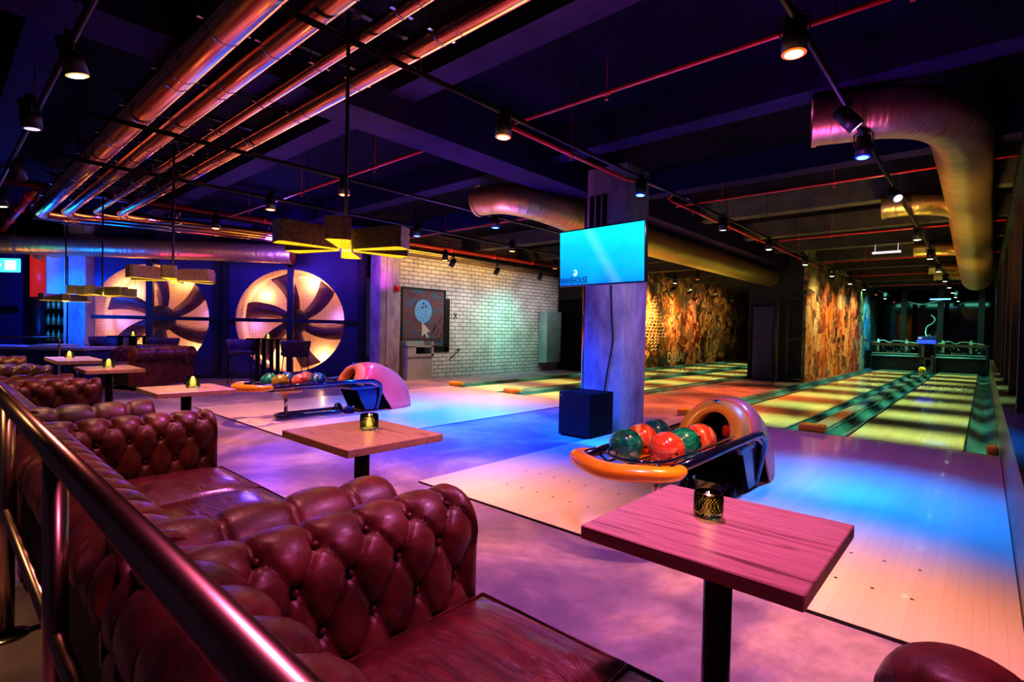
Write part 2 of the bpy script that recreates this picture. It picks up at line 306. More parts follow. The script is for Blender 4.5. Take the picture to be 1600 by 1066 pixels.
# ------------------------------------------------------------------ mesh builder
def frame_of(d, hint=None):
    d = d.normalized(); up = Vector((0, 0, 1)) if abs(d.z) < .95 else Vector((0, 1, 0))
    if hint is not None: up = hint
    a = d.cross(up).normalized(); b = a.cross(d).normalized(); return a, b
class MB:
    def __init__(s): s.v = []; s.f = []; s.mi = []; s.uv = {}; s.sm = []
    def add(s, vs, fs, mi=0, smooth=False, uvs=None):
        o = len(s.v); s.v += [tuple(p) for p in vs]
        for k, f in enumerate(fs):
            if uvs: s.uv[len(s.f)] = uvs[k]
            s.f.append([i + o for i in f]); s.mi.append(mi); s.sm.append(smooth)
        return s
    def box(s, x0, y0, z0, x1, y1, z1, mi=0):
        vs = [(x, y, z) for z in (z0, z1) for y in (y0, y1) for x in (x0, x1)]
        return s.add(vs, [(0, 2, 3, 1), (4, 5, 7, 6), (0, 1, 5, 4), (2, 6, 7, 3), (0, 4, 6, 2), (1, 3, 7, 5)], mi)
    def bbox(s, x0, y0, z0, x1, y1, z1, r=.01, seg=3, mi=0):
        bm = bmesh.new(); bmesh.ops.create_cube(bm, size=1)
        for v in bm.verts: v.co = Vector(((x0 + x1) / 2 + v.co.x * (x1 - x0), (y0 + y1) / 2 + v.co.y * (y1 - y0), (z0 + z1) / 2 + v.co.z * (z1 - z0)))
        bmesh.ops.bevel(bm, geom=bm.edges[:], offset=r, segments=seg, profile=.5, affect='EDGES')
        bm.verts.index_update(); s.add([v.co[:] for v in bm.verts], [[v.index for v in f.verts] for f in bm.faces], mi, seg > 1); bm.free(); return s
    def tube(s, pts, r, n=12, mi=0, caps=True, squash=1.):
        pts = [Vector(p) for p in pts]; rs = r if isinstance(r, (list, tuple)) else [r] * len(pts)
        vs = []; fs = []; uvs = []; L_ = 0; lens = []; a = b = None
        for i, p in enumerate(pts):
            t = (pts[min(i + 1, len(pts) - 1)] - pts[max(i - 1, 0)])
            t.normalize()
            if a is None: a, b = frame_of(t)
            else:
                a = (a - t * a.dot(t)).normalized(); b = a.cross(t).normalized() * (1 if a.cross(t).dot(b) > 0 else -1)
            if i: L_ += (p - pts[i - 1]).length
            lens.append(L_)
            for k in range(n):
                an = 2 * PI * k / n; vs.append(p + a * math.cos(an) * rs[i] + b * math.sin(an) * rs[i] * squash)
        for i in range(len(pts) - 1):
            for k in range(n):
                k2 = (k + 1) % n; fs.append((i * n + k, i * n + k2, (i + 1) * n + k2, (i + 1) * n + k))
                uvs.append([(lens[i], k / n), (lens[i], (k + 1) / n), (lens[i + 1], (k + 1) / n), (lens[i + 1], k / n)])
        s.add(vs, fs, mi, True, uvs)
        if caps:
            for i in (0, len(pts) - 1): s.add(vs[i * n:(i + 1) * n], [list(range(n))], mi)
        return s
    def cyl(s, a, b, r, n=16, mi=0, r2=None): return s.tube([a, b], [r, r2 if r2 is not None else r], n, mi)
    def lathe(s, prof, n=24, mi=0, c=(0, 0, 0), smooth=True):
        vs = [(c[0] + r * math.cos(2 * PI * k / n), c[1] + r * math.sin(2 * PI * k / n), c[2] + z) for r, z in prof for k in range(n)]
        fs = [(i * n + k, i * n + (k + 1) % n, (i + 1) * n + (k + 1) % n, (i + 1) * n + k) for i in range(len(prof) - 1) for k in range(n)]
        return s.add(vs, fs, mi, smooth)
    def sphere(s, c, r, n=24, mi=0, sz=1.):
        return s.lathe([(max(1e-5, r * math.sin(PI * i / (n // 2))), -r * math.cos(PI * i / (n // 2)) * sz) for i in range(n // 2 + 1)], n, mi, c)
    def prism(s, poly, axis, d0, d1, mi=0, at=(0, 0, 0)):
        # poly in the two other axes, extruded along axis
        def P(p, d):
            if axis == 0: q = (d, p[0], p[1])
            elif axis == 1: q = (p[0], d, p[1])
            else: q = (p[0], p[1], d)
            return tuple(q[i] + at[i] for i in range(3))
        n = len(poly); vs = [P(p, d0) for p in poly] + [P(p, d1) for p in poly]
        fs = [list(range(n)), list(range(2 * n - 1, n - 1, -1))] + [(i, (i + 1) % n, n + (i + 1) % n, n + i) for i in range(n)]
        return s.add(vs, fs, mi)
    def xform(s, m): s.v = [tuple(m @ Vector(p)) for p in s.v]; return s
    def build(s, name, mats, parent=None, fix=True, loc=None):
        me = bpy.data.meshes.new(name); me.from_pydata(s.v, [], s.f)
        if not isinstance(mats, (list, tuple)): mats = [mats]
        for m in mats: me.materials.append(M[m] if isinstance(m, str) else m)
        me.polygons.foreach_set('material_index', s.mi); me.polygons.foreach_set('use_smooth', s.sm)
        if s.uv:
            ul = me.uv_layers.new(name='UVMap')
            for i, p in enumerate(me.polygons):
                if i in s.uv:
                    for k, li in enumerate(p.loop_indices): ul.data[li].uv = s.uv[i][k]
        if fix:
            bm = bmesh.new(); bm.from_mesh(me); bmesh.ops.remove_doubles(bm, verts=bm.verts, dist=1e-5)
            bmesh.ops.recalc_face_normals(bm, faces=bm.faces); bm.to_mesh(me); bm.free()
        me.update(); o = bpy.data.objects.new(name, me); C.objects.link(o)
        if parent: o.parent = parent
        if loc: o.location = loc
        return o
def tag(o, label=None, cat=None, group=None, kind=None):
    if label: o['label'] = label
    if cat: o['category'] = cat
    if group: o['group'] = group
    if kind: o['kind'] = kind
    return o
def thing(name, label, cat, loc=(0, 0, 0), rz=0, group=None):
    o = bpy.data.objects.new(name, None); C.objects.link(o); o.empty_display_size = .05
    o.location = loc; o.rotation_euler = (0, 0, rz); return tag(o, label, cat, group)
def kids(o): return [c for c in bpy.data.objects if c.parent is o]
def dup(root, loc, rz=None, label=None, group=None):
    def cp(o, par):
        c = o.copy(); C.objects.link(c)
        if par: c.parent = par
        for k in kids(o): cp(k, c)
        return c
    r = cp(root, None); r.location = loc
    if rz is not None: r.rotation_euler = (0, 0, rz)
    if label: r['label'] = label
    if group: r['group'] = group
    return r
def arc(cx, cy, r, a0, a1, n): return [(cx + r * math.cos(a0 + (a1 - a0) * i / n), cy + r * math.sin(a0 + (a1 - a0) * i / n)) for i in range(n + 1)]
def smoothpath(pts, k=6):
    P = [Vector(p) for p in pts]; out = []
    for i in range(len(P) - 1):
        p0 = P[max(i - 1, 0)]; p1 = P[i]; p2 = P[i + 1]; p3 = P[min(i + 2, len(P) - 1)]
        for j in range(k):
            t = j / k; out.append(.5 * ((2 * p1) + (p2 - p0) * t + (2 * p0 - 5 * p1 + 4 * p2 - p3) * t * t + (-p0 + 3 * p1 - 3 * p2 + p3) * t ** 3))
    out.append(P[-1]); return out
def text_mesh(name, body, size, mat, parent=None, mtx=None, depth=.002, sx=1.):
    cu = bpy.data.curves.new(name, 'FONT'); cu.body = body; cu.size = size; cu.extrude = depth; cu.align_x = 'LEFT'; cu.offset = size * .012
    o = bpy.data.objects.new(name + '_src', cu); C.objects.link(o)
    dg = bpy.context.evaluated_depsgraph_get(); me = bpy.data.meshes.new_from_object(o.evaluated_get(dg))
    bpy.data.objects.remove(o); me.name = name
    me.materials.clear(); me.materials.append(M[mat])
    me.transform((mtx or Matrix()) @ Matrix.Diagonal((sx, 1, 1, 1)))
    r = bpy.data.objects.new(name, me); C.objects.link(r)
    if parent: r.parent = parent
    return r
def light(name, kind, loc, col, power, parent=None, **kw):
    l = bpy.data.lights.new(name, kind); l.color = col; l.energy = power
    rot = kw.pop('rot', None)
    for k, v in kw.items(): setattr(l, k, v)
    o = bpy.data.objects.new(name, l); C.objects.link(o); o.location = loc
    if rot: o.rotation_euler = rot
    if parent: o.parent = parent
    return o
def struct(name, mb, mat, **k): return tag(mb.build(name, mat, **k), kind='structure')

# ------------------------------------------------------------------ camera
R = ((0.742757763, 0.669257269, 0.0201398255), (0.0276874903, -0.000646983079, -0.999616419), (-0.668987524, 0.743030476, -0.0190106059))
cam = bpy.data.cameras.new('camera'); co = bpy.data.objects.new('camera', cam); C.objects.link(co)
cam.sensor_width = 36; cam.lens = 819.144 / 1600 * 36; cam.clip_start = .02; cam.clip_end = 200
mw = Matrix.Identity(4)
for i in range(3): mw[i][0] = R[0][i]; mw[i][1] = -R[1][i]; mw[i][2] = -R[2][i]
mw.translation = (0, 0, H); co.matrix_world = mw; SC.camera = co
SC.view_settings.view_transform = 'Standard'; SC.view_settings.look = 'Medium High Contrast'; SC.view_settings.exposure = 0.0
w = bpy.data.worlds.new('world'); SC.world = w; w.use_nodes = True
w.node_tree.nodes['Background'].inputs[0].default_value = (.06, .04, .12, 1); w.node_tree.nodes['Background'].inputs[1].default_value = .3
try: SC.cycles.max_bounces = 6; SC.cycles.diffuse_bounces = 3; SC.cycles.glossy_bounces = 3; SC.cycles.transmission_bounces = 5; SC.cycles.sample_clamp_indirect = 6
except Exception: pass
# ------------------------------------------------------------------ setting
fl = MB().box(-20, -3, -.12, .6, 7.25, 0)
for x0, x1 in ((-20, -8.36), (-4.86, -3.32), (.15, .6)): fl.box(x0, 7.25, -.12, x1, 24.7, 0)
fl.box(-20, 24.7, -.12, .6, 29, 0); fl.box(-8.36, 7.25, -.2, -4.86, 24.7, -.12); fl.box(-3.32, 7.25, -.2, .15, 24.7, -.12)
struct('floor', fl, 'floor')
struct('ceiling', MB().box(-20, -3, 3.52, 1.0, 29, 3.65), 'ceil')
k = 0
YB = [2.76 + 2.2 * i for i in range(-2, 12)]
for y in YB:
    k += 1; struct('trim_%d' % k, MB().box(-20, y - .13, 3.2, .62, y + .13, 3.52), 'beam' if y < 7.5 else 'beam_lit')
k += 1; struct('trim_%d' % k, MB().box(-4.27, -3, 2.98, -3.84, 15.05, 3.52), 'beam')
# fan wall (turned 52 degrees), two round openings
FA = math.radians(52); FO = (-10.85, 6.6, 0); FC = (-4.29, -1.41); FR = 1.17; FZ = 1.31
def cellhole(mb, cx, x0, x1, z0, z1, y):
    n = 96; ci = []; re = []
    for i in range(n):
        a = 2 * PI * i / n; c, s_ = math.cos(a), math.sin(a)
        ci.append((cx + FR * c, y, FZ + FR * s_))
        t = min([(x1 - cx) / c if c > 1e-6 else 1e9, (x0 - cx) / c if c < -1e-6 else 1e9, (z1 - FZ) / s_ if s_ > 1e-6 else 1e9, (z0 - FZ) / s_ if s_ < -1e-6 else 1e9])
        re.append((cx + t * c, y, FZ + t * s_))
    back = [(p[0], y + .82, p[2]) for p in ci]
    vs = ci + re + back
    mb.add(vs, [(i, (i + 1) % n, n + (i + 1) % n, n + i) for i in range(n)])
    mb.add(vs, [(i, (i + 1) % n, 2 * n + (i + 1) % n, 2 * n + i) for i in range(n)], 1, True)
mb = MB(); mid = (FC[0] + FC[1]) / 2
cellhole(mb, FC[0], -5.75, mid, 0, 2.62, 0); cellhole(mb, FC[1], mid, .25, 0, 2.62, 0)
mb.box(-5.75, 0, 2.62, .25, .04, 3.52)
o = mb.build('wall_fans', ['navy', 'fandisc'], fix=False); o.location = FO; o.rotation_euler = (0, 0, FA); tag(o, kind='structure')
mb = MB()
for s0, w_ in ((-5.72, .10), (FC[0], .13), (mid - .09, .10), (mid + .09, .10), (FC[1], .13), (.14, .14)):
    mb.box(s0 - w_ / 2, -.09, 0, s0 + w_ / 2, -.0, 3.2)
mb.box(-5.75, -.085, FZ - .04, .2, -.005, FZ + .04); mb.box(-5.75, -.08, 0, .2, -.0, .08)
o = mb.build('trim_30', 'navyframe'); o.location = FO; o.rotation_euler = (0, 0, FA); tag(o, kind='structure')

# brick wall, mural, rear walls
struct('wall_left', MB().box(-10.3, 7.2, 0, -10.12, 13.4, 3.52), 'brick')
struct('wall_rear_left', MB().box(-10.4, 13.4, 0, -8.6, 13.55, 3.52), 'charcoal')
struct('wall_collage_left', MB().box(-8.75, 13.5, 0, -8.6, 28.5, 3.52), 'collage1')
mb = MB().box(-4.84, 15.1, 0, -3.5, 27, 3.52)
struct('wall_center', mb, 'charcoal')
struct('wall_collage_right', MB().box(-3.5, 15.1, 0, -3.42, 23.7, 3.52), 'collage2')
struct('wall_collage_end', MB().box(-3.5, 23.7, 0, -3.42, 27, 3.52), 'collage3')
struct('wall_far', MB().box(-8.7, 28.3, 0, 1.0, 28.5, 3.52), 'nightglass')
struct('wall_bar', MB().box(-20, -3, 0, -19.8, 8, 3.52), 'navy')
struct('wall_right', MB().box(.62, -3, 0, .75, 28.5, 3.52), 'charcoal')
# low kick wall with a ledge along the right lane
mb = MB().box(.155, 2.5, 0, .19, 24.3, .50); struct('wall_right_low', mb, 'ledge')
struct('trim_31', MB().box(.15, 2.5, .50, .62, 24.3, .53), 'ledge')
# posts and dark panes on the ledge
ys = [4.6, 6.7, 8.8, 10.9, 13, 15.1, 17.2, 19.3, 21.4, 23.5]
for i, y in enumerate(ys):
    mb = MB().box(.235, y - .07, .53, .40, y + .07, 3.0)
    struct('trim_%d' % (40 + i), mb, 'woodbrown' if i > 1 else 'black')
for i in range(len(ys) - 1):
    struct('window_%d' % (i + 1), MB().box(.44, ys[i] + .07, .6, .46, ys[i + 1] - .07, 2.9), 'nightglass')
struct('trim_32', MB().box(.2, 2.5, 2.85, .62, 24.3, 3.0), 'black')
struct('trim_33', MB().box(.36, 2.9, .53, .42, 4.53, 3.0), 'black')
# brown posts at the far end wall
for i, x in enumerate((-2.42, -1.28, -.1)):
    struct('trim_%d' % (60 + i), MB().box(x - .09, 26.0, 0, x + .09, 26.15, 3.52), 'woodbrown')
# double door in the rear left wall
for i, (x0, x1) in enumerate(((-10.02, -9.42), (-9.38, -8.78))):
    mb = MB().box(x0, 13.33, 0, x1, 13.40, 2.2); mb.box(x0 + .06, 13.31, .1, x1 - .06, 13.33, 1.0); mb.box(x0 + .06, 13.31, 1.1, x1 - .06, 13.33, 2.1)
    struct('door_%d' % (i + 1), mb, 'boxdark')
# violet door in the middle block
d = struct('door_3', MB().box(-4.72, 15.06, 0, -4.17, 15.10, 1.98).box(-4.69, 15.05, .03, -4.2, 15.06, 1.95), 'doorpaint')
MB().cyl((-4.64, 15.05, .96), (-4.64, 15.0, .96), .012).cyl((-4.64, 15.0, .96), (-4.53, 15.0, .96), .011).cyl((-4.64, 15.05, .87), (-4.64, 15.035, .87), .02).build('door_handle', 'steel', d)
MB().box(-4.76, 15.04, 0, -4.72, 15.1, 2.02).box(-4.17, 15.04, 0, -4.13, 15.1, 2.02).box(-4.76, 15.04, 1.98, -4.13, 15.1, 2.02).build('door_frame', 'boxdark', d)
# wire cage panels beside the door
def cage(x0, y0, x1, y1, label):
    t = thing('cage_panel', label, 'cage', (x0, y0, 0)); dx, dy = x1 - x0, y1 - y0; Lh = math.hypot(dx, dy); t.rotation_euler = (0, 0, math.atan2(dy, dx))
    f = MB()
    for a, b_ in (((0, 0, .08), (0, 0, 2.15)), ((Lh, 0, .08), (Lh, 0, 2.15)), ((0, 0, .08), (Lh, 0, .08)), ((0, 0, 2.15), (Lh, 0, 2.15)), ((0, 0, 1.12), (Lh, 0, 1.12))):
        f.cyl(a, b_, .022, 8)
    f.build('frame', 'cagemesh', t)
    g = MB(); n = int(Lh / .07)
    for i in range(1, n): g.box(i * Lh / n - .002, -.002, .08, i * Lh / n + .002, .002, 2.15)
    for i in range(1, 30): g.box(0, -.002, .08 + i * .069, Lh, .002, .083 + i * .069)
    g.build('wire_mesh', 'black', t)
cage(-4.1, 14.95, -3.85, 14.2, 'narrow wire cage panel beside the violet door')
cage(-3.8, 14.2 + .72, -3.42, 14.92, 'wide wire cage panel at the end of the poster wall')

# concrete column with conduit and TV
t = thing('concrete_column', 'square raw concrete column beside the near bowling approach', 'column', (-3.4, 5.7, 0))
MB().bbox(-.3, -.25, 0, .25, .3, 3.19, .012, 2).build('shaft', 'concrete', t)
p = MB().cyl((-.335, -.21, 0), (-.335, -.21, 2.85), .022).cyl((-.36, -.12, 0), (-.36, -.12, 2.85), .014); p.build('conduit', 'copper', t)
MB().tube(smoothpath([(.08, -.265, 1.75), (.1, -.262, 1.35), (.12, -.262, 1.1), (.06, -.262, .75), (.02, -.262, .5), (-.02, -.262, .3)]), .008, 8).build('cable', 'black', t)
g = MB()
for i in range(3): g.box(-.25 + i * .09, -.262, 2.05, -.2 + i * .09, -.25, 2.85)
g.build('cable_channel', 'boxdark', t)
tv = thing('television', 'flat television showing bright blue water, hung from the concrete column', 'television', (-3.065, 4.79, 2.005), math.radians(-1.5))
tv.rotation_euler = (math.radians(2), 0, math.radians(-3))
MB().bbox(-.552, -.02, -.312, .552, .03, .312, .008, 2).build('housing', 'blacksatin', tv)
MB().box(-.540, -.0235, -.297, .540, -.0215, .297).build('screen', 'screen', tv)
MB().box(-.1, .03, -.1, .1, .08, .1).box(-.33, .05, -.03, -.2, .635, .03).box(-.33, .05, -.05, .1, .08, .05).build('bracket', 'black', tv)
rx = Matrix.Rotation(PI / 2, 4, 'X')
text_mesh('lettering', 'WAVEHOUSE', .092, 'logob', tv, Matrix.Translation((-.532, -.0245, -.280)) @ rx, .0005, .68)
lg = MB()
def ringseg(mb, cx, cz, r0, r1, a0, a1, y, n=24):
    vs = []; fs = []
    for i in range(n + 1):
        a = a0 + (a1 - a0) * i / n; w_ = math.sin(PI * i / n) ** .5 if i not in (0, n) else .02
        rm, hw = (r0 + r1) / 2, (r1 - r0) / 2 * w_
        vs += [(cx + (rm - hw) * math.cos(a), y, cz + (rm - hw) * math.sin(a)), (cx + (rm + hw) * math.cos(a), y, cz + (rm + hw) * math.sin(a))]
    for i in range(n): fs.append((2 * i, 2 * i + 1, 2 * i + 3, 2 * i + 2))
    mb.add(vs, fs); mb.add([(a_, b_ - .001, c_) for a_, b_, c_ in vs], fs)
ringseg(lg, -.33, -.165, .022, .036, -2.4, 2.3, -.0245); ringseg(lg, -.335, -.167, .008, .018, -2.9, 1.2, -.0245)
lg.build('wave_emblem', 'logow', tv, fix=False)
# subwoofer box
t = thing('speaker_cabinet', 'black box loudspeaker standing on the floor against the concrete column', 'speaker', (-3.40, 5.08, 0))
MB().bbox(-.22, -.23, .012, .22, .23, .50, .006, 2).build('cabinet', 'boxdark', t)
MB().box(-.21, -.236, .025, .21, -.23, .49).build('grille_cloth', 'black', t)
MB().box(-.20, -.239, .455, -.165, -.236, .465).build('badge', 'steel', t)
ft = MB()
for x in (-.18, .18):
    for y in (-.18, .18): ft.cyl((x, y, 0), (x, y, .014), .02, 10)
ft.build('feet', 'black', t)

# concrete pier left of the brick wall
t = thing('concrete_pier', 'rough concrete pier between the fan wall and the white brick wall', 'column', (-10.2, 6.97, 0))
MB().bbox(-.2, -.27, 0, .2, .27, 3.28, .01, 2).build('shaft', 'concrete', t)
MB().cyl((.215, -.10, .35), (.215, -.10, 3.2), .013).cyl((.215, .16, 2.2), (.215, .16, 3.2), .01).build('conduit', 'whitecol', t)
MB().bbox(.2, -.13, .27, .24, -.07, .36, .005, 2).build('socket_box', 'steel', t)
MB().bbox(.2, .1, 2.03, .26, .22, 2.17, .01, 3).cyl((.26, .16, 2.1), (.285, .16, 2.1), .035).build('alarm_sounder', 'redbox', t)

# mural on the brick wall
mz0, mz1, my0, my1 = .74, 2.17, 7.34, 8.68
t = thing('mural_panel', 'brick mural of a pale blue bowling ball and a pointer arrow in a black frame', 'mural', (-10.12, (my0 + my1) / 2, 0))
W2 = (my1 - my0) / 2
MB().box(0, -W2 + .03, mz0 + .03, .02, W2 - .03, mz1 - .03).build('panel', 'mural', t)
MB().box(0, -W2, mz1 - .04, .04, W2, mz1).box(0, -W2, mz0, .04, -W2 + .035, mz1).box(0, W2 - .04, mz0, .045, W2, mz1).box(0, -W2, mz0, .04, W2, mz0 + .03).build('frame', 'black', t)
MB().box(-.0, W2, mz0 - .12, .015, W2 + .16, mz1 - .22).box(0, -.1, mz0 - .12, .015, W2 + .16, mz0).build('painted_shadow', 'black', t)
bc = (-.02, 1.62)
def disc(mb, cy, cz, r, x, n=40, sq=1.08): mb.add([(x, cy + r * math.cos(2 * PI * i / n), cz + r * sq * math.sin(2 * PI * i / n)) for i in range(n)], [list(range(n))])
mb = MB(); disc(mb, *bc, .285, .0225); mb.build('ball_outline', 'ink', t)
mb = MB(); disc(mb, *bc, .268, .0240); mb.build('ball_picture', 'ballblue', t)
mb = MB()
for y, z in ((-.02, 1.80), (.05, 1.73), (-.05, 1.71)): disc(mb, y, z, .026, .0255, 14)
mb.build('finger_holes', 'ink', t)
mb = MB().prism([(-.06, 1.36), (-.06, 1.0), (.03, 1.08), (.10, .96), (.15, 1.0), (.09, 1.11), (.20, 1.12)], 0, .022, .027); mb.build('arrow_picture', 'arrow', t)
mb = MB()
for cy, cz, r, a0, a1 in ((-.25, 1.90, .13, 1.6, 2.9), (-.33, 1.94, .13, 1.6, 2.9), (.27, 1.28, .1, -1.4, .3), (.34, 1.16, .12, -1.4, .3), (.40, 1.04, .14, -1.4, .3), (.24, 1.2, .09, -1.5, .4)):
    P_ = arc(cy, cz, r, a0, a1, 10); mb.tube([(.026, a, b_) for a, b_ in P_], .009, 6)
mb.tube([(.026, .48, 1.35), (.026, .55, 1.48)], .008, 6)
mb.build('motion_lines', 'ink', t)
text_mesh('lettering', "ROCK 'N' ROLL", .135, 'ink', t, Matrix.Translation((.024, -.50, .86)) @ Matrix.Rotation(PI / 2, 4, 'Z') @ rx, .001, 1.15)
# graffiti marks next to it
mb = MB().tube([(-10.115, 8.98, 1.62), (-10.115, 9.1, 1.48)], .01, 6).tube([(-10.115, 8.98, 1.46), (-10.115, 9.08, 1.6)], .01, 6).tube([(-10.115, 8.85, .42), (-10.115, 9.2, .66)], .014, 6).tube([(-10.115, 9.08, .67), (-10.115, 9.25, .68)], .012, 6)
tag(mb.build('graffiti_mark', 'ink'), 'small black painted strokes on the white brick right of the mural', 'graffiti')

# grey service kiosk below the mural
t = thing('service_cabinet', 'pale grey laminate cabinet with open shelf standing under the mural', 'cabinet', (-9.95, 7.68, 0))
MB().box(-.15, -.36, 0, .15, .36, .54).build('base', 'greykiosk', t)
MB().box(-.15, -.38, .54, .18, .38, .60).box(-.15, -.38, .60, .18, -.14, .78).box(-.15, .32, .54, .18, .38, .90).box(-.15, -.38, .76, .18, .38, .80).box(-.15, -.36, .80, -.1, .36, .9).box(-.15, -.38, .80, .1, -.33, .9).build('upper_shelf', 'greykiosk', t)
MB().box(-.14, -.14, .60, -.12, .32, .76).build('back_panel', 'boxdark', t)
# stainless cabinet on the brick wall
t = thing('stainless_cabinet', 'tall stainless steel wall cabinet hung on the white brick wall', 'cabinet', (-10.105, 12.78, 0))
MB().bbox(0, -.36, .24, .32, .36, 1.80, .008, 2).build('body', 'locker', t)
for z0, z1 in ((.26, .98), (1.0, 1.78)):
    d = MB().box(.32, -.34, z0, .33, .34, z1).build('door', 'locker', t)
    MB().cyl((.33, .28, (z0 + z1) / 2 - .1), (.35, .28, (z0 + z1) / 2 - .1), .02).build('latch', 'black', d)
# skyline tree and lettering painted on the dark collage wall
mb = MB(); random.seed(4)
ty, tz = 16.95, 2.5
for r_ in range(17):
    z = 2.46 - r_ * .115; hw = .10 + r_ * .075 if r_ < 13 else (.22 if r_ > 14 else .5)
    n = max(3, int(hw / .06)); pts = []
    for i in range(n + 1):
        y = ty - hw + 2 * hw * i / n; pts.append((-8.580, y, z + (.035 if i % 2 else -.03) + random.uniform(-.01, .01)))
    mb.tube(pts, .019, 5)
tag(mb.build('tree_painting', 'cream'), 'cream zigzag tree painted on the dark poster wall', 'mural')
o = text_mesh('lettering', 'DUBAI', .52, 'cream', None, Matrix.Translation((-8.592, 18.05, .16)) @ Matrix.Rotation(PI / 2, 4, 'Z') @ rx, .003, .95)
tag(o, 'tall cream DUBAI lettering low on the dark poster wall', 'lettering')
# ------------------------------------------------------------------ approaches and lanes
LY0, LY1 = 7.25, 24.0
def pair(x0, x1, xl0, xl1, xr0, xr1, nm):
    t = MB().box(x0, 2.52, -.03, x1, LY0, .012).build('bowling_approach', 'approach')
    tag(t, 'pale maple approach boards in front of the %s lanes' % nm, 'approach')
    MB().box(x0, 2.513, 0, x1, 2.52, .013).build('edge_strip', 'gline', t); MB().box(x0, LY0 - .006, .0, x1, LY0 + .004, .0135).build('foul_line', 'gline', t)
    dots = MB()
    for yy, nn in ((2.95, 7), (3.35, 7), (6.9, 7)):
        for xa, xb in ((xl0, xl1), (xr0, xr1)):
            for i in range(nn):
                cx = xa + (xb - xa) * (i + .5) / nn; dots.lathe([(.0001, .0128), (.009, .0128)], 10, 0, (cx, yy, 0))
    dots.build('approach_dots', 'ink', t)
    for (a, b_, s_) in ((xl0, xl1, 'left'), (xr0, xr1, 'right')):
        l = MB().box(a, LY0 + .004, -.10, b_, LY1 + .6, .008).build('bowling_lane', 'lane')
        tag(l, '%s glossy yellow-lit bowling lane of the %s pair' % (s_, nm), 'lane')
        d = MB()
        for i in range(7): d.lathe([(.0001, .0085), (.010, .0085)], 8, 0, (a + (b_ - a) * (i + .5) / 7, 9.9 + abs(3 - i) * -.0, 0))
        d.build('lane_dots', 'ink', l)
        MB().box(a - .02, LY0, -.10, a, LY1 + .5, .009).build('lane_edging', 'gline', l); MB().box(b_, LY0, -.10, b_ + .02, LY1 + .5, .009).build('lane_edging', 'gline', l)
def gutter(xa, xb, label):
    n = 8; prof = [(xa + (xb - xa) * i / n, .010 - .075 * math.sin(PI * i / n)) for i in range(n + 1)]
    mb = MB(); vs = [(x, y, z) for y in (LY0, LY1 + .4) for x, z in prof]
    mb.add(vs, [(i, i + 1, n + 2 + i, n + 1 + i) for i in range(n)], 0, True)
    mb.box(xa, LY0, -.09, xa + .012, LY1 + .4, .016); mb.box(xb - .012, LY0, -.09, xb, LY1 + .4, .016)
    return tag(mb.build('lane_gutter', 'gutter', fix=False), label, 'gutter', 'gutters beside the lanes')
def divider(xa, xb, label):
    mb = MB(); prof = [(xa, .01), (xa + .02, .045), (xb - .02, .045), (xb, .01)]
    vs = [(x, y, z) for y in (LY0 + .15, LY1) for x, z in prof]; mb.box(xa, LY0, -.11, xb, LY1 + .4, .008); mb.add(vs, [(0, 1, 5, 4), (1, 2, 6, 5), (2, 3, 7, 6), (0, 3, 2, 1), (4, 5, 6, 7)])
    return tag(mb.build('lane_divider', 'cap'), label, 'divider')
def endcap(x, w_, label, y=LY0):
    prof = smoothpath([(0, 0, 0), (0, .1, 0), (0, .28, 0), (0, .34, 0)], 3)
    mb = MB().bbox(-w_ / 2, .0, -.01, w_ / 2, .17, .105, .04, 4)
    mb.bbox(-w_ / 2 * .8, .16, -.01, w_ / 2 * .8, .27, .075, .03, 4)
    o = mb.build('gutter_end_cap', 'orange', loc=(x, y + .03, 0)); return tag(o, label, 'end cap', 'orange caps at the lane ends')
pair(-3.2, .15, -2.90, -1.87, -1.17, -.135, 'near')
gutter(-.115, .15, 'gutter between the rightmost lane and the low wall'); gutter(-1.42, -1.19, 'gutter on the left of the rightmost lane')
gutter(-1.85, -1.64, 'gutter on the right of the near pair\'s left lane'); gutter(-3.2, -2.92, 'gutter beside the dark floor strip, near pair')
divider(-1.64, -1.42, 'glossy grey divider between the two near lanes')
divider(-3.32, -3.2, 'narrow grey divider left of the near pair of lanes')
endcap(-1.56, .30, 'orange cap at the end of the divider between the near lanes')
endcap(.095, .10, 'small orange cap against the low wall at the right')
endcap(-3.24, .13, 'orange cap behind the near ball return, left of the near lanes')
pair(-8.25, -4.92, -7.93, -6.93, -6.23, -5.20, 'far')
gutter(-5.18, -4.95, 'gutter at the right of the far pair of lanes'); gutter(-6.48, -6.25, 'gutter on the left of the far pair\'s right lane')
gutter(-6.91, -6.70, 'gutter on the right of the far pair\'s left lane'); gutter(-8.2, -7.95, 'gutter beside the dark walkway, far pair')
divider(-6.70, -6.48, 'glossy grey divider between the two far lanes'); divider(-8.36, -8.22, 'narrow grey divider left of the far pair of lanes')
divider(-4.95, -4.86, 'narrow grey divider right of the far pair of lanes')
endcap(-6.62, .30, 'orange cap between the two far lanes'); endcap(-8.22, .22, 'orange cap at the far left lane edge')

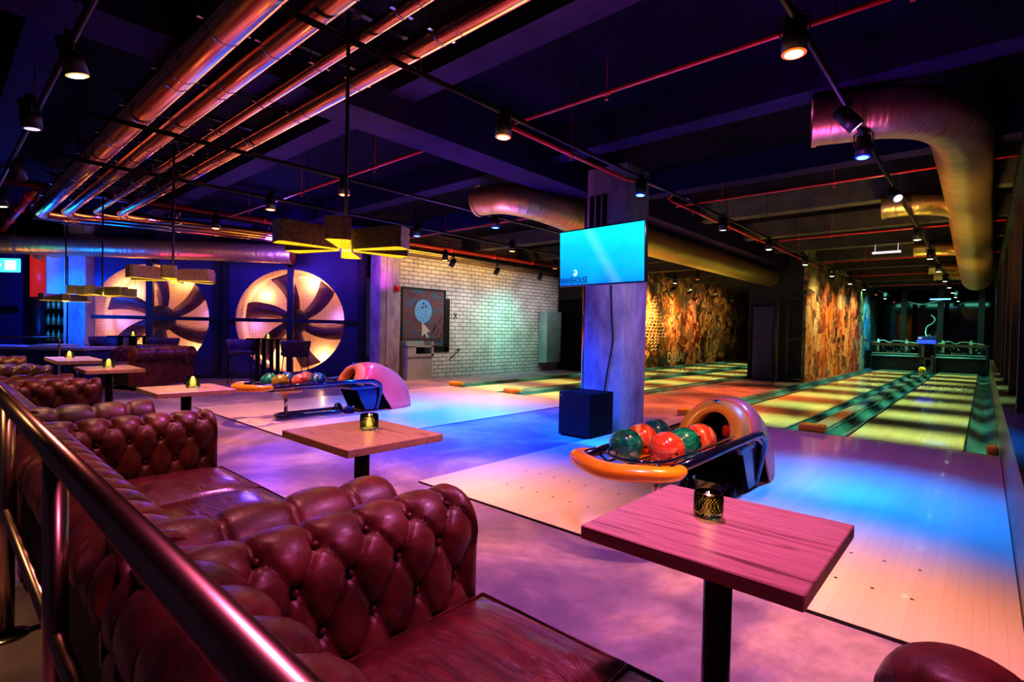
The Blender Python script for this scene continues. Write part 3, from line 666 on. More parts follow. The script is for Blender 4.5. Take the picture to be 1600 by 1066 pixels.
# ------------------------------------------------------------------ ball return
def ball_return(label, loc):
    t = thing('ball_return', label, 'ball return', loc)   # local: x across, y along lane, front bumper at y~2.4-3 -> origin y=0 is 2.62
    Z = .43
    # tubes
    def side(s):
        p = [(s * .27, .0, Z), (s * .27, .9, Z + .005), (s * .275, 1.35, Z + .01)]
        q = [(s * .275, 1.52, Z + .005), (s * .272, 1.62, Z - .04), (s * .262, 1.66, Z - .11), (s * .245, 1.655, .22), (s * .215, 1.62, .03)]
        return p + smoothpath(q, 4)
    for s in (-1, 1): MB().tube(side(s), .029, 14).build('side_tube', 'tube', t)
    # orange bumper handle
    pts = smoothpath([(-.29, .10, Z), (-.30, .0, Z), (-.2, -.10, Z + .0), (0, -.17, Z - .005), (.2, -.10, Z), (.30, .0, Z), (.29, .12, Z)], 5)
    n = len(pts); rr = [.040 + .022 * math.sin(PI * i / (n - 1)) for i in range(n)]; rr[0] = rr[-1] = .034
    MB().tube(pts, rr, 16, squash=.75).build('bumper', 'orange', t)
    # ball tray: wire hoop and bars
    mb = MB()
    hoop = [( .20 * math.cos(a) , .22 - .20 * math.sin(a), Z + .02) for a in [PI * i / 14 for i in range(15)]]
    mb.tube([(.2, 1.2, Z + .02)] + hoop + [(-.2, 1.2, Z + .02)], .010, 8)
    for x in (-.2, -.07, .07, .2): mb.tube([(x, .12, Z - .05), (x, 1.25, Z - .05)], .010, 8)
    for y in (.15, .5, .85, 1.2): mb.tube([(-.26, y, Z), (-.18, y, Z - .055), (.18, y, Z - .055), (.26, y, Z)], .009, 8)
    mb.build('ball_tray', 'tube', t)
    # deck where the balls come out
    MB().bbox(-.25, 1.2, .32, .25, 1.75, .415, .02, 3).build('deck', 'tube', t)
    # pole + floor base
    MB().cyl((0, .42, .03), (0, .42, .36), .022).build('pole', 'steel', t)
    MB().bbox(-.17, .3, .33, .17, .56, .385, .02, 3).build('tray_bracket', 'orange', t)
    b_ = smoothpath([(-.15, 1.2, .035), (-.15, .6, .035), (-.15, .42, .035), (-.09, .33, .035), (0, .31, .035), (.09, .33, .035), (.15, .42, .035), (.15, .6, .035), (.15, 1.2, .035)], 4)
    mb = MB().tube(b_, .022, 10); mb.tube([(-.15, .62, .035), (.15, .62, .035)], .016, 8); mb.tube([(0, .31, .035), (0, .62, .035)], .02, 8); mb.build('floor_frame', 'tube', t)
    for s in (-1, 1):
        MB().lathe([(.0001, .11), (.035, .10), (.06, .05), (.07, 0)], 16, 0, (s * .15, 1.23, .0)).build('foot', 'tube', t)
    for s in (-1, 1): MB().prism([(1.18, .425), (1.56, .42), (1.63, .33), (1.60, .10), (1.57, .03), (1.44, .03), (1.30, .30)], 0, s * .225 - .008, s * .225 + .008).build('side_panel', 'tube', t)
    # cabinet
    MB().bbox(-.21, 1.52, 0, .16, 2.0, .38, .012, 2).build('cabinet', 'boxdark', t)
    MB().cyl((-.03, 1.52, .30), (-.03, 1.505, .30), .022).build('button', 'redbox', t)
    # hood: shell built from arch sections
    def sect(y, w_, top, bot, n=22, k=2.3, lean=0.):
        out = []
        for i in range(n + 1):
            a = PI * i / n; c, s_ = math.cos(a), math.sin(a)
            out.append((w_ * math.copysign(abs(c) ** (2 / k), c), y + lean * (abs(s_) ** (2 / k)), bot + (top - bot) * abs(s_) ** (2 / k)))
        return out
    S = [(1.26, .25, .645, .40, .13), (1.36, .262, .668, .40, .12), (1.50, .27, .68, .39, .09), (1.64, .27, .675, .33, .05), (1.76, .268, .655, .14, .02), (1.86, .265, .625, .0, 0), (2.0, .252, .565, 0, 0), (2.12, .228, .475, 0, 0), (2.22, .19, .36, 0, 0), (2.29, .13, .2, 0, 0), (2.32, .05, .05, 0, 0)]
    rows = [sect(y, w_, tp, bt, lean=ln) for y, w_, tp, bt, ln in S]; n = len(rows[0]) - 1
    vs = [p for r in rows for p in r]
    def strips(i0, i1): return [(i * (n + 1) + k, i * (n + 1) + k + 1, (i + 1) * (n + 1) + k + 1, (i + 1) * (n + 1) + k) for i in range(i0, i1) for k in range(n)]
    o = MB().add(vs, strips(1, len(S) - 1), 0, True).build('hood', 'shell', t, fix=True)
    md = o.modifiers.new('thick', 'SOLIDIFY'); md.thickness = .012
    # fascia: outer arch to opening arch, drawn as a bevelled ring
    outer = rows[0]; inner = sect(1.26, .145, .585, .40, k=2.1, lean=.11); back = sect(1.38, .14, .575, .40, k=2.1, lean=.11); o2 = sect(1.38, .262, .665, .37, lean=.10)
    mid_ = [((a[0] + b__[0]) / 2, (a[1] + b__[1]) / 2 - .010, (a[2] + b__[2]) / 2 + .004) for a, b__ in zip(outer, inner)]
    RR = [o2, outer, mid_, inner, back]; vs = [p for r in RR for p in r]
    mb = MB().add(vs, strips(0, 4), 0, True); mb.build('fascia', 'peach', t, fix=True)
    mb = MB(); bk = sect(1.72, .14, .56, .38, k=2.1); vs = back + bk; mb.add(vs, strips(0, 1), 0, True); mb.add(bk, [list(range(n + 1))])
    mb.build('throat', 'inside', t, fix=False)
    MB().bbox(.0, 1.5, .40, .09, 1.6, .47, .02, 3).build('ball_lift', 'redbox', t)
    MB().lathe([(.0001, .012), (.02, .009), (.028, 0)], 16, 0, (0, 1.385, .665)).build('emblem', 'steel', t)
    return t
br = ball_return('near ball return with orange bumper and pearl hood beside the concrete column', (-1.50, 2.62, .012))
br2 = dup(br, (-6.60, 2.62, .012), label='far ball return with orange bumper and pink-lit hood before the fan wall')
def ball(mat, loc, label, group, rot=(0, 0, 0)):
    o = MB().sphere((0, 0, 0), .108, 40).build('bowling_ball', mat, fix=True, loc=loc); o.rotation_euler = rot
    tag(o, label, 'bowling ball', group)
    h = MB()
    for dx, dy in ((0, .03), (-.02, -.012), (.02, -.012)): h.lathe([(.0001, .1085), (.011, .1078)], 12, 0, (dx, dy, -.0005 - (.002 if dy > 0 else 0)))
    h.build('finger_holes', 'ink', o); return o
G1 = 'balls on the near ball return'; zb = .475
for m_, x, y, lb, rt in (('b_teal', -1.655, 2.93, 'dark teal bowling ball at the front left of the near rack', (.5, .3, 0)),
                     ('b_red', -1.425, 3.02, 'bright red bowling ball at the front of the near rack beside the bumper', (1.9, .4, 1)),
                     ('b_red', -1.675, 3.17, 'red bowling ball tucked behind the front teal ball on the near rack', (.7, 2.2, 0)),
                     ('b_teal', -1.415, 3.245, 'dark teal ball in the middle of the near rack between two red balls', (.9, .9, 1)),
                     ('b_blue', -1.69, 3.40, 'dark blue-green ball at the back left of the near rack', (.2, .3, 2)),
                     ('b_red', -1.405, 3.475, 'red bowling ball nearest the hood on the near rack', (-.4, .5, 2))):
    ball(m_, (x, y, zb), lb, G1, rt)
G2 = 'balls on the far ball return'; ox = -5.1
for m_, x, y, lb, rt in (('b_teal', -1.66, 2.90, 'teal bowling ball at the left end of the far rack', (.5, .3, 0)),
                     ('b_olive', -1.42, 2.93, 'olive green bowling ball at the front of the far rack', (1.9, .4, 1)),
                     ('b_blue', -1.67, 3.14, 'blue bowling ball half hidden behind the olive ball on the far rack', (.7, 2.2, 0)),
                     ('b_red', -1.40, 3.18, 'pink-red bowling ball in the middle of the far rack', (.9, .9, 1)),
                     ('b_brown', -1.69, 3.40, 'brown bowling ball behind the red one on the far rack', (.2, .3, 2)),
                     ('b_blue', -1.42, 3.43, 'glossy blue ball at the right end of the far rack', (-.4, .5, 2))):
    ball(m_, (x + ox, y, zb), lb, G2, rt)
ball('yellowball', (-1.53, 22.4, .045 + .108), 'yellow bowling ball standing on the divider before the pin machines', 'single yellow ball')

# ------------------------------------------------------------------ pin machines
def machine(x0, x1, label):
    w_ = x1 - x0; t = thing('pinsetter', label, 'pinsetter', (x0, 24.1, 0)); random.seed(int(x0 * 10))
    MB().box(0, .35, 0, w_, 1.9, .62).box(0, 0, .0, .08, 1.9, 1.0).box(w_ - .08, 0, 0, w_, 1.9, 1.0).build('pit', 'black', t)
    MB().box(-.02, .02, .92, w_ + .02, .12, 1.02).build('cross_beam', 'machbrown', t); MB().box(-.02, 1.2, .92, w_ + .02, 1.3, 1.0).build('cross_beam', 'machbrown', t)
    MB().box(0, .0, .62, w_, .05, .66).cyl((.05, .02, .55), (w_ - .05, .02, .55), .03, 10).build('sweep_bar', 'locker', t)
    mb = MB()
    for i in range(22):
        x = random.uniform(.08, w_ - .1); y = random.uniform(.08, .9); z = random.uniform(.66, .9)
        mb.cyl((x, y, z), (x + random.uniform(-.12, .12), y + random.uniform(-.1, .1), z + random.uniform(-.05, .1)), random.uniform(.012, .03), 8)
    mb.build('mechanism', 'machine', t)
    mb = MB()
    for i in range(16):
        x = random.uniform(.1, w_ - .1); z = random.uniform(.70, .9); mb.bbox(x, .03, z, x + random.uniform(.02, .05), .07, z + random.uniform(.02, .05), .004, 1)
    mb.build('bright_fittings', 'locker', t)
    for x in (.25, w_ - .45):
        MB().lathe([(.05, .70), (.05, .95), (.07, .96), (.07, 1.06), (.04, 1.07), (.04, 1.16), (.0001, 1.17)], 14, 0, (x, .1, 0)).build('motor', 'machbright', t)
    MB().tube(smoothpath([(.1, .1, 1.03), (.4, .12, 1.12), (.6, .1, 1.04), (.8, .12, 1.11), (w_ - .1, .1, 1.03)]), .015, 8).build('hose', 'wirewhite', t)
    text_mesh('lettering', 'Brunswick', .11, 'machbright', t, Matrix.Translation((w_ * .33, -.012, .665)) @ Matrix.Rotation(PI / 2, 4, 'X'), .002, .9)
    return t
machine(-3.25, -1.68, 'left of the two dark pinsetting machines at the far lane end')
machine(-1.34, .12, 'right of the two dark pinsetting machines at the far lane end')
mb = MB().box(-1.68, 24.1, .3, -1.6, 24.2, .95).box(-1.42, 24.1, 0, -1.34, 24.2, .62).box(-1.62, 24.1, 0, -1.56, 24.18, .5).box(-1.66, 24.1, .46, -1.36, 24.2, .52)
tag(mb.build('machine_stand', 'machbrown'), 'brown steel stand between the two pinsetting machines', 'stand')
t = thing('control_box', 'blue-lit control box on top of the machines between the brown posts', 'control box', (-1.5, 24.4, 1.02))
MB().bbox(-.35, -.1, 0, .2, .2, .14, .01, 2).build('lower_case', 'screenblue', t); MB().bbox(-.33, -.08, .14, .2, .2, .28, .01, 2).build('lid', 'navy', t)
MB().box(-.3, -.09, .19, -.2, -.08, .22).build('label_plate', 'logow', t)
MB().tube(smoothpath([(-.05, 0, .28), (0, 0, .33), (.05, 0, .28)]), .01, 6).build('handle', 'wirewhite', t)
# loose cables over the machines
for pts, lb in (([(-2.2, 25, 2.6), (-1.95, 25, 2.52), (-1.7, 25, 2.5), (-1.45, 25, 2.58), (-1.2, 25, 2.64)], 'pale cable hanging in a curve under the far ceiling'),
                ([(-1.5, 24.9, 2.1), (-1.38, 24.9, 1.95), (-1.42, 24.9, 1.8), (-1.6, 24.9, 1.65), (-1.62, 24.7, 1.4), (-1.55, 24.6, 1.25)], 'greenish cable dangling above the blue control box')):
    tag(MB().tube(smoothpath(pts), .022, 8).build('hanging_cable', 'wirewhite'), lb, 'cable')
tag(MB().box(-1.55, 25, 2.66, -.95, 25.08, 2.70).build('tube_light', 'lb'), 'small violet-white tube light high above the pin machines', 'light')
# ------------------------------------------------------------------ chesterfield upholstery
def sofa_profile(zb=.38):
    P = [(0, zb + (.56 - zb) * i / 10) for i in range(11)]
    for i in range(1, 23):
        a = math.radians(-12 + 262 * i / 22); P.append((-.105 + .113 * math.cos(a) - .003, .605 + .115 * math.sin(a)))
    return P
def tufted(Lu, ap=.13, res=.011, prof=None, amp=.022, phase=0., rowb=.112, crest=58, diamond=True):  # pillows between pleats with deep buttons
    P = prof or sofa_profile(); cum = [0]
    for i in range(1, len(P)): cum.append(cum[-1] + math.hypot(P[i][0] - P[i - 1][0], P[i][1] - P[i - 1][1]))
    T = cum[-1]; nv = max(12, int(T / res)); nu = max(8, int(Lu / res)); na = max(1, round(Lu / ap)); a = Lu / na
    # arc length at crest button row
    vc = None
    for i, p in enumerate(P):
        if i > 10 and math.degrees(math.atan2(p[1] - .605, p[0] + .105)) >= crest: vc = cum[i]; break
    def at(v):
        for i in range(1, len(P)):
            if cum[i] >= v - 1e-9:
                t = (v - cum[i - 1]) / (cum[i] - cum[i - 1]); q = (P[i - 1][0] + (P[i][0] - P[i - 1][0]) * t, P[i - 1][1] + (P[i][1] - P[i - 1][1]) * t)
                dx, dz = P[i][0] - P[i - 1][0], P[i][1] - P[i - 1][1]; l = math.hypot(dx, dz); return q, (dz / l, -dx / l)
        return P[-1], (0, -1)
    samp = []
    for j in range(nv + 1):
        q, _ = at(T * j / nv); e = .012
        q0, _ = at(max(0, T * j / nv - e)); q1, _ = at(min(T, T * j / nv + e)); dx, dz = q1[0] - q0[0], q1[1] - q0[1]; l = math.hypot(dx, dz) or 1
        samp.append((q, (dz / l, -dx / l), T * j / nv))
    pil = lambda x, k: abs(math.sin(PI * x)) ** k
    vs = []
    for i in range(nu + 1):
        u = Lu * i / nu; p = u / a + .5 + phase
        for (q, nrm, v) in samp:
            qq = (v - vc) / rowb
            if diamond and qq <= 0:
                s_, t_ = p - qq / 2, p + qq / 2; h = (pil(s_, .36) * pil(t_, .36)) - .28 * (math.exp(-((s_ - round(s_)) / .045) ** 2) + math.exp(-((t_ - round(t_)) / .045) ** 2))
            else:
                f = min(1, max(0, qq)) if diamond else 1; h = pil(p, .36 + .36 * (1 - f)); h = 1 - (1 - h) * (1 - .25 * min(1, f)) - .28 * (2 - f) * math.exp(-((p - round(p)) / .045) ** 2)
            # button dimples
            d = 0
            js = range(-4, 1) if diamond else (0,)
            for j in js:
                fr = p - j / 2.; du = (fr - round(fr)) * a; dv = (qq - j) * rowb; r2 = du * du + dv * dv
                if r2 < .004: d += math.exp(-r2 / .00038)
            hh = amp * (h - .8) - .024 * d
            edge = min(1, min(u, Lu - u) / .02); hh = hh * edge - .006 * (1 - edge)
            vs.append((u, q[0] + nrm[0] * hh, q[1] + nrm[1] * hh))
    m = nv + 1; fs = [(i * m + j, (i + 1) * m + j, (i + 1) * m + j + 1, i * m + j + 1) for i in range(nu) for j in range(nv)]
    mb = MB().add(vs, fs, 0, True)
    for i in (0, nu): mb.add(vs[i * m:(i + 1) * m], [list(range(m))])
    # buttons
    bt = []
    for j in (range(-3, 1) if diamond else (0,)):
        v = vc + j * rowb
        if v < .02: continue
        q, _ = at(v); q0, _ = at(v - .01); q1, _ = at(v + .01); dx, dz = q1[0] - q0[0], q1[1] - q0[1]; l = math.hypot(dx, dz); nr = (dz / l, -dx / l)
        for i in range(-2, na + 3):
            u = (i + j / 2. - .5 - phase) * a
            if .02 < u < Lu - .02: bt.append((u, q[0] - nr[0] * .024, q[1] - nr[1] * .024))
    return mb, bt
def mmap(kind, off):
    if kind == 'L': m = Matrix(((0, 1, 0, 0), (1, 0, 0, 0), (0, 0, 1, 0), (0, 0, 0, 1)))      # u->Y, n->+X
    elif kind == 'R': m = Matrix(((0, -1, 0, 0), (1, 0, 0, 0), (0, 0, 1, 0), (0, 0, 0, 1)))    # u->Y, n->-X
    else: m = Matrix.Identity(4)
    return Matrix.Translation(off) @ m
def upholster(name, t, Lu, kind, off, **k):
    mb, bt = tufted(Lu, **k); mt = mmap(kind, off); mb.xform(mt); bb = mb
    for b_ in bt: bb.sphere(mt @ Vector(b_), .009, 8, 0)
    o = mb.build(name, 'leather', t)
    # flat outer panel under the roll
    pm = MB().box(0, -.155, .05, Lu, -.03, .54); pm.xform(mt); pm.build('outer_panel', 'boxdark' if kind == 'B' else 'leather', o)
    return o
def cushion(t, x0, y0, x1, y1, zt, th=.15, mat='seat'):
    n = 18; vs = []
    def g(s): return (1 - abs(2 * s - 1) ** 6)
    for i in range(n + 1):
        for j in range(n + 1):
            a, b_ = i / n, j / n; e = g(a) * g(b_); vs.append((x0 + (x1 - x0) * a, y0 + (y1 - y0) * b_, zt - .035 * (1 - e) + .008 * math.sin(PI * a) * math.sin(PI * b_)))
    fs = [(i * (n + 1) + j, (i + 1) * (n + 1) + j, (i + 1) * (n + 1) + j + 1, i * (n + 1) + j + 1) for i in range(n) for j in range(n)]
    mb = MB().add(vs, fs, 0, True); mb.bbox(x0, y0, zt - th, x1, y1, zt - .028, .02, 3)
    o = mb.build('seat_cushion', mat, t)
    z = zt - .034; MB().tube([(x0, y0, z), (x1, y0, z), (x1, y1, z), (x0, y1, z), (x0, y0, z)], .006, 6).build('piping', 'leather', o)
def booth(label, xi_l, xi_r, yl, yr, res, ncush, phase=0., seats=True):
    cx = (xi_l + xi_r) / 2; t = thing('chesterfield_booth_sofa', label, 'sofa', (cx, .45, 0), 0, 'booth sofas along the handrail'); yb = .44
    o = lambda x, y, z=0: (x - cx, y - .45, z)
    if xi_l is not None: upholster('arm', t, yl - .26, 'L', o(xi_l, .26), res=res, phase=phase, ap=.132)
    upholster('arm', t, yr - .26, 'R', o(xi_r, .26), res=res, ap=.16, phase=.3)
    upholster('backrest', t, xi_r - xi_l + .36, 'B', o(xi_l - .18, yb), res=res, ap=.14)
    wc = (xi_r - xi_l) / ncush
    for i in range(ncush): cushion(t, *o(xi_l + wc * i + .004, yb)[:2], *o(xi_l + wc * (i + 1) - .004, max(yl, yr) + .02)[:2], .452)
    MB().box(*o(xi_l - .06, .40, .06), *o(xi_r + .06, max(yl, yr) - .01, .30)).build('seat_base', 'pillow', t)
    ft = MB()
    for x in (xi_l - .08, xi_r + .08):
        for y in (.36, min(yl, yr) - .08): ft.cyl(o(x, y, 0), o(x, y, .07), .022, 10, 0, .03)
    ft.build('feet', 'woodbrown', t)
    return t
booth('nearest oxblood tufted leather booth sofa, its arm beside the front wooden table', -1.06, -.12, 1.05, 1.05, .0065, 2)
booth('second oxblood booth sofa back to back with the nearest one', -3.03, -1.50, 1.03, .95, .009, 3)
booth('third oxblood booth sofa beyond the middle table, behind the second', -5.40, -3.86, .955, .90, .014, 3)
booth('fourth oxblood booth sofa, small in the left background', -7.30, -6.17, .87, .86, .022, 2)
booth('last booth sofa of the row, in front of the bar counter', -9.4, -7.82, .86, .76, .026, 3)

# free-standing chesterfield by the stools
t = thing('chesterfield_armchair', 'dark oxblood chesterfield sofa standing alone before the left fan', 'sofa', (-10.9, 2.38, 0), math.radians(22))
upholster('arm', t, 1.15, 'R', (-.21, 0, .02), res=.025, ap=.17, crest=110, diamond=False)
upholster('arm', t, 1.15, 'L', (-1.25, 0, .02), res=.025, ap=.17)
mb, bt = tufted(1.46, res=.025, ap=.17); mt = Matrix.Translation((0, .95, .05)) @ Matrix.Rotation(PI, 4, 'Z'); mb.xform(mt); o = mb.build('backrest', 'leather', t)
MB().box(-1.4, 1.0, .1, -.06, 1.11, .58).build('back_panel', 'leather', o)
cushion(t, -1.24, .0, -.22, .95, .46); MB().box(-1.3, .02, .08, -.16, 1.05, .32).build('seat_base', 'pillow', t)
ft = MB()
for x in (-1.3, -.15):
    for y in (.08, 1.05): ft.cyl((x, y, 0), (x, y, .09), .025, 10)
ft.build('feet', 'woodbrown', t)

# ------------------------------------------------------------------ wooden tables with candles
def table(label, x0, y0, x1, y1, zt=.75, th=.03, wood='tabletop'):
    cx, cy = (x0 + x1) / 2, (y0 + y1) / 2; t = thing('pedestal_table', label, 'table', (cx, cy, 0), 0, 'wooden pedestal tables in the booths')
    w_, d_ = (x1 - x0) / 2, (y1 - y0) / 2
    MB().bbox(-w_, -d_, zt - th, w_, d_, zt, .0025, 1).build('tabletop', wood, t)
    MB().cyl((0, 0, .012), (0, 0, zt - th - .006), .031, 24).build('pedestal', 'blacksatin', t)
    MB().lathe([(.0001, 0), (.19, 0), (.19, .008), (.06, .016), (.03, .02)], 32).build('base', 'blacksatin', t)
    MB().box(-.11, -.11, zt - th - .008, .11, .11, zt - th).build('mount_plate', 'blacksatin', t)
table('nearest reddish wooden table, its square top on a black pedestal', -.66, .975, -.21, 1.425, .75, .031, 'tabletop_red')
table('middle oak table beside the second booth sofa', -2.16, .98, -1.65, 1.42)
table('third wooden table, left of the far bowling balls', -4.24, .93, -3.76, 1.39)
table('fourth wooden table, half hidden behind the third booth sofa', -6.56, .93, -5.95, 1.38, .75, .035)
table('farthest wooden table, in the left background by the blue column', -8.5, .93, -7.5, 1.36, .75, .04)
def votive(label, x, y, z, s=1.):
    t = thing('votive_candle', label, 'candle', (x, y, z), 0, 'tealight candles')
    r = .0325 * s; hh = .058 * s
    mb = MB().lathe([(.0001, 0), (r * .86, 0), (r * .97, .004), (r, .014), (r, hh), (r - .003, hh), (r - .0035, .014), (.0001, .010)], 40)
    mb.build('glass_cup', 'votive', t)
    bd = MB()
    for zz in (.70, .78, .86):
        for i in range(30):
            a = 2 * PI * (i + (.5 if zz == .78 else 0)) / 30; bd.sphere((r * math.cos(a), r * math.sin(a), hh * zz), .0016 * s, 6)
    for zz in (.12, .22, .32, .42, .52, .61):
        for i in range(24):
            a = 2 * PI * (i + (.5 if int(zz * 100) % 20 == 2 else 0)) / 24; bd.sphere((r * math.cos(a), r * math.sin(a), hh * zz), .0018 * s, 6)
    bd.build('glass_beads', 'votive', t)
    MB().lathe([(.0001, .0105), (.016 * s, .0105), (.016 * s, .030 * s), (.0001, .030 * s)], 24).build('tealight', 'wax', t)
    MB().lathe([(.0001, .034 * s), (.005 * s, .041 * s), (.003 * s, .050 * s), (.0001, .060 * s)], 12).build('flame', 'flame', t)
    light('flame_glow', 'POINT', (0, 0, .05 * s), (1, .55, .2), .8 * s, t, shadow_soft_size=.006)
votive('lit candle in a beaded olive glass on the nearest table', -.475, 1.235, .7505)
votive('lit green glass candle on the middle oak table', -1.925, 1.245, .7505, 1.15)
votive('lit glass candle on the third table', -4.0, 1.20, .7505, 1.3)
votive('lit glass candle on the fourth wooden table', -6.25, 1.15, .7505, 1.4)
votive('lit glass candle on the farthest wooden table', -8.15, 1.12, .7505, 1.4)

# ------------------------------------------------------------------ high stools and tables by the fans
def wpt(px, d, roll=0):
    lat = (px - 800) / 819. * d; return (.7428 * lat - .6690 * d, .6693 * lat + .7430 * d)
def stool(label, px, d, face):
    x, y = wpt(px, d); t = thing('bar_stool', label, 'stool', (x, y, 0), face, 'velvet bar stools before the fans')
    MB().bbox(-.22, -.22, .60, .22, .20, .68, .03, 3).build('seat', 'stool', t)
    mb = MB(); n = 40; vs = []; fs = []
    for i in range(n + 1):
        a = math.radians(-25 + 230 * i / n); rp = 1 + .02 * abs(math.sin(i * PI / 2.5)); hh = .90 if 15 < math.degrees(a) < 165 else .90 - .0
        for (r, z) in ((.225, .58), (.27 * rp, .88), (.262, .90), (.235, .89), (.20, .60)): vs.append((r * math.cos(a) * 1.08, r * math.sin(a) * .95, z))
    for i in range(n):
        for k_ in range(5): fs.append((i * 5 + k_, (i + 1) * 5 + k_, (i + 1) * 5 + (k_ + 1) % 5, i * 5 + (k_ + 1) % 5))
    fs += [[0, 1, 2, 3, 4], [n * 5 + q for q in range(5)]]
    mb.add(vs, fs, 0, True).build('backrest', 'stool', t)
    for sx in (-1, 1):
        for sy in (-1, 1): MB().cyl((sx * .17, sy * .15, .60), (sx * .22, sy * .2, 0), .009, 8).build('leg', 'blacksatin', t)
    MB().tube([(-.205, -.185, .2), (.205, -.185, .2), (.205, .185, .2), (-.205, .185, .2), (-.205, -.185, .2)], .008, 6).build('footrest', 'blacksatin', t)
stool('purple velvet bar stool left of the table before the right fan', 378, 10.7, math.radians(60))
stool('purple velvet bar stool seen from behind before the right fan', 462, 10.5, math.radians(222))
stool('purple velvet bar stool left of the table before the left fan', 166, 10.75, math.radians(60))
stool('purple velvet bar stool seen from behind before the left fan', 256, 10.9, math.radians(222))
def hightable(label, px, d):
    x, y = wpt(px, d); t = thing('high_table', label, 'table', (x, y, 0), math.radians(42), 'high tables before the fans')
    MB().bbox(-.31, -.31, .90, .31, .31, .925, .004, 1).build('tabletop', 'boxdark', t)
    for a in range(4):
        an = PI / 4 + a * PI / 2; MB().box(.2 * math.cos(an) - .04, .2 * math.sin(an) - .015, .0, .2 * math.cos(an) + .04, .2 * math.sin(an) + .015, .90).build('leg', 'black', t)
    MB().box(-.3, -.3, 0, .3, .3, .02).build('base', 'boxdark', t)
    return x, y
x, y = hightable('tall dark square table between the stools before the right fan', 419, 10.9)
c = dict(s=1.7); votive('white glowing candle on the high table before the right fan', x, y, .9255, 1.5)
x, y = hightable('tall dark square table between the stools before the left fan', 208, 10.9)
votive('white glowing candle on the high table before the left fan', x, y, .9255, 1.5)

# ------------------------------------------------------------------ handrail along the booths
t = thing('handrail', 'round brushed metal handrail with lower bar running behind the booth sofas', 'handrail', (-2.7, .19, 0))
MB().tube([(-12.0 + 2.7, 0, .885), (.4 + 2.7, 0, .885)], .0245, 24).build('top_rail', 'railmetal', t)
MB().tube([(-12.0 + 2.7, 0, .47), (.4 + 2.7, 0, .47)], .017, 16).build('lower_rail', 'railmetal', t)
for i in range(-2, 8):
    x = -1.55 + 2.7 - i * 1.13
    if x > 3.0: continue
    p = MB().cyl((x, 0, .0), (x, 0, .87), .0235, 20).build('post', 'railmetal', t)
    MB().lathe([(.0001, 0), (.065, 0), (.065, .008), (.03, .012)], 28, 0, (x, 0, 0)).build('floor_flange', 'steel', p)
# second rail in front of the bar counter
t = thing('handrail', 'thin grey tube rail with rounded corner in front of the bar counter', 'handrail', (-11.1, 1.4, 0), math.radians(42))
MB().tube([(-1.6, 0, .92)] + smoothpath([(-.12, 0, .92), (-.03, 0, .905), (0, 0, .87), (0, 0, .8)], 4) + [(0, 0, 0)], .018, 12).build('rail', 'steel', t)
MB().cyl((-1.4, 0, 0), (-1.4, 0, .91), .018).build('post', 'steel', t)
t = thing('bar_counter', 'pale topped bar counter at the left edge behind the thin rail', 'counter', (-11.35, 1.72, 0), math.radians(42))
MB().bbox(-2.2, -.02, .70, .05, .7, .75, .006, 1).build('countertop', 'counter', t); MB().box(-2.15, .04, 0, .0, .64, .70).build('cabinet', 'navy', t)
MB().box(-1.0, .1, .75, -.45, .5, .775).box(-.9, .16, .775, -.5, .5, .79).build('papers', 'whitecol', t)

# ------------------------------------------------------------------ bar area at the far left
t = thing('blue_column', 'rough column washed in bright blue light at the left end of the fan wall', 'column', (-14.20, 2.15, 0), math.radians(46))
MB().bbox(-.17, -.15, 0, .17, .15, 3.4, .01, 1).build('shaft', 'concrete', t)
MB().cyl((-.24, -.12, 0), (-.24, -.12, 3.3), .03).build('conduit', 'whitecol', t)
sh = thing('bottle_shelf', 'tall black shelf unit holding rows of bottles beside the blue column', 'shelf', (-14.85, 1.72, 0), math.radians(44))
mb = MB().box(-.36, .25, 0, .36, .28, 1.75).box(-.36, -.05, 0, -.33, .28, 1.75).box(.33, -.05, 0, .36, .28, 1.75); mb.build('carcass', 'black', sh)
SZ = (.42, .78, 1.12, 1.46)
for z in SZ + (1.75,): MB().box(-.35, -.05, z - .02, .35, .27, z).build('shelf_board', 'black', sh)
random.seed(3); bot = MB().lathe([(.0001, 0), (.034, 0), (.036, .02), (.036, .14), (.014, .18), (.013, .23), (.016, .235), (.0001, .24)], 12).build('bottle', 'glassbottle'); first = True
ca, sa = math.cos(math.radians(44)), math.sin(math.radians(44))
names = {0: 'lowest', 1: 'second', 2: 'third', 3: 'top'}
for zi, z in enumerate(SZ):
    for i in range(6):
        lx = -.28 + i * .11; ly = .03; p = (-14.85 + lx * ca - ly * sa, 1.72 + lx * sa + ly * ca, z)
        o = bot if first else bot.copy()
        if not first: C.objects.link(o)
        first = False; o.location = p; tag(o, 'small amber lit bottle on the %s board of the black bottle shelf' % names[zi], 'bottle', 'bottles on the %s board of the black shelf' % names[zi])
t = thing('red_cylinder', 'bright red vertical cylinder duct under the elbow beside the bottle shelf', 'duct', (-14.9, 1.55, 0))
MB().cyl((0, 0, 1.7), (0, 0, 2.62), .15, 28).build('casing', 'redglow', t)
MB().cyl((0, 0, 0), (0, 0, 1.7), .11, 20).build('stand', 'black', t)
tag(MB().box(-14.62, 1.62, 1.75, -14.45, 1.9, 2.65).build('louvre_panel', 'whitecol'), 'narrow pale louvred panel between the red cylinder and blue column', 'panel')
t = thing('exit_sign', 'glowing green emergency exit sign hanging at the far left', 'sign', (-13.9, .95, 2.24), math.radians(42))
MB().bbox(-.30, -.02, -.13, .30, .02, .13, .01, 1).build('lightbox', 'exit', t)
mb = MB().box(.03, -.024, -.09, .24, -.021, .09); mb.prism([(-.24, 0), (-.14, .08), (-.14, .03), (-.04, .03), (-.04, -.03), (-.14, -.03), (-.14, -.08)], 1, -.024, -.021); mb.build('symbol', 'exitw', t)
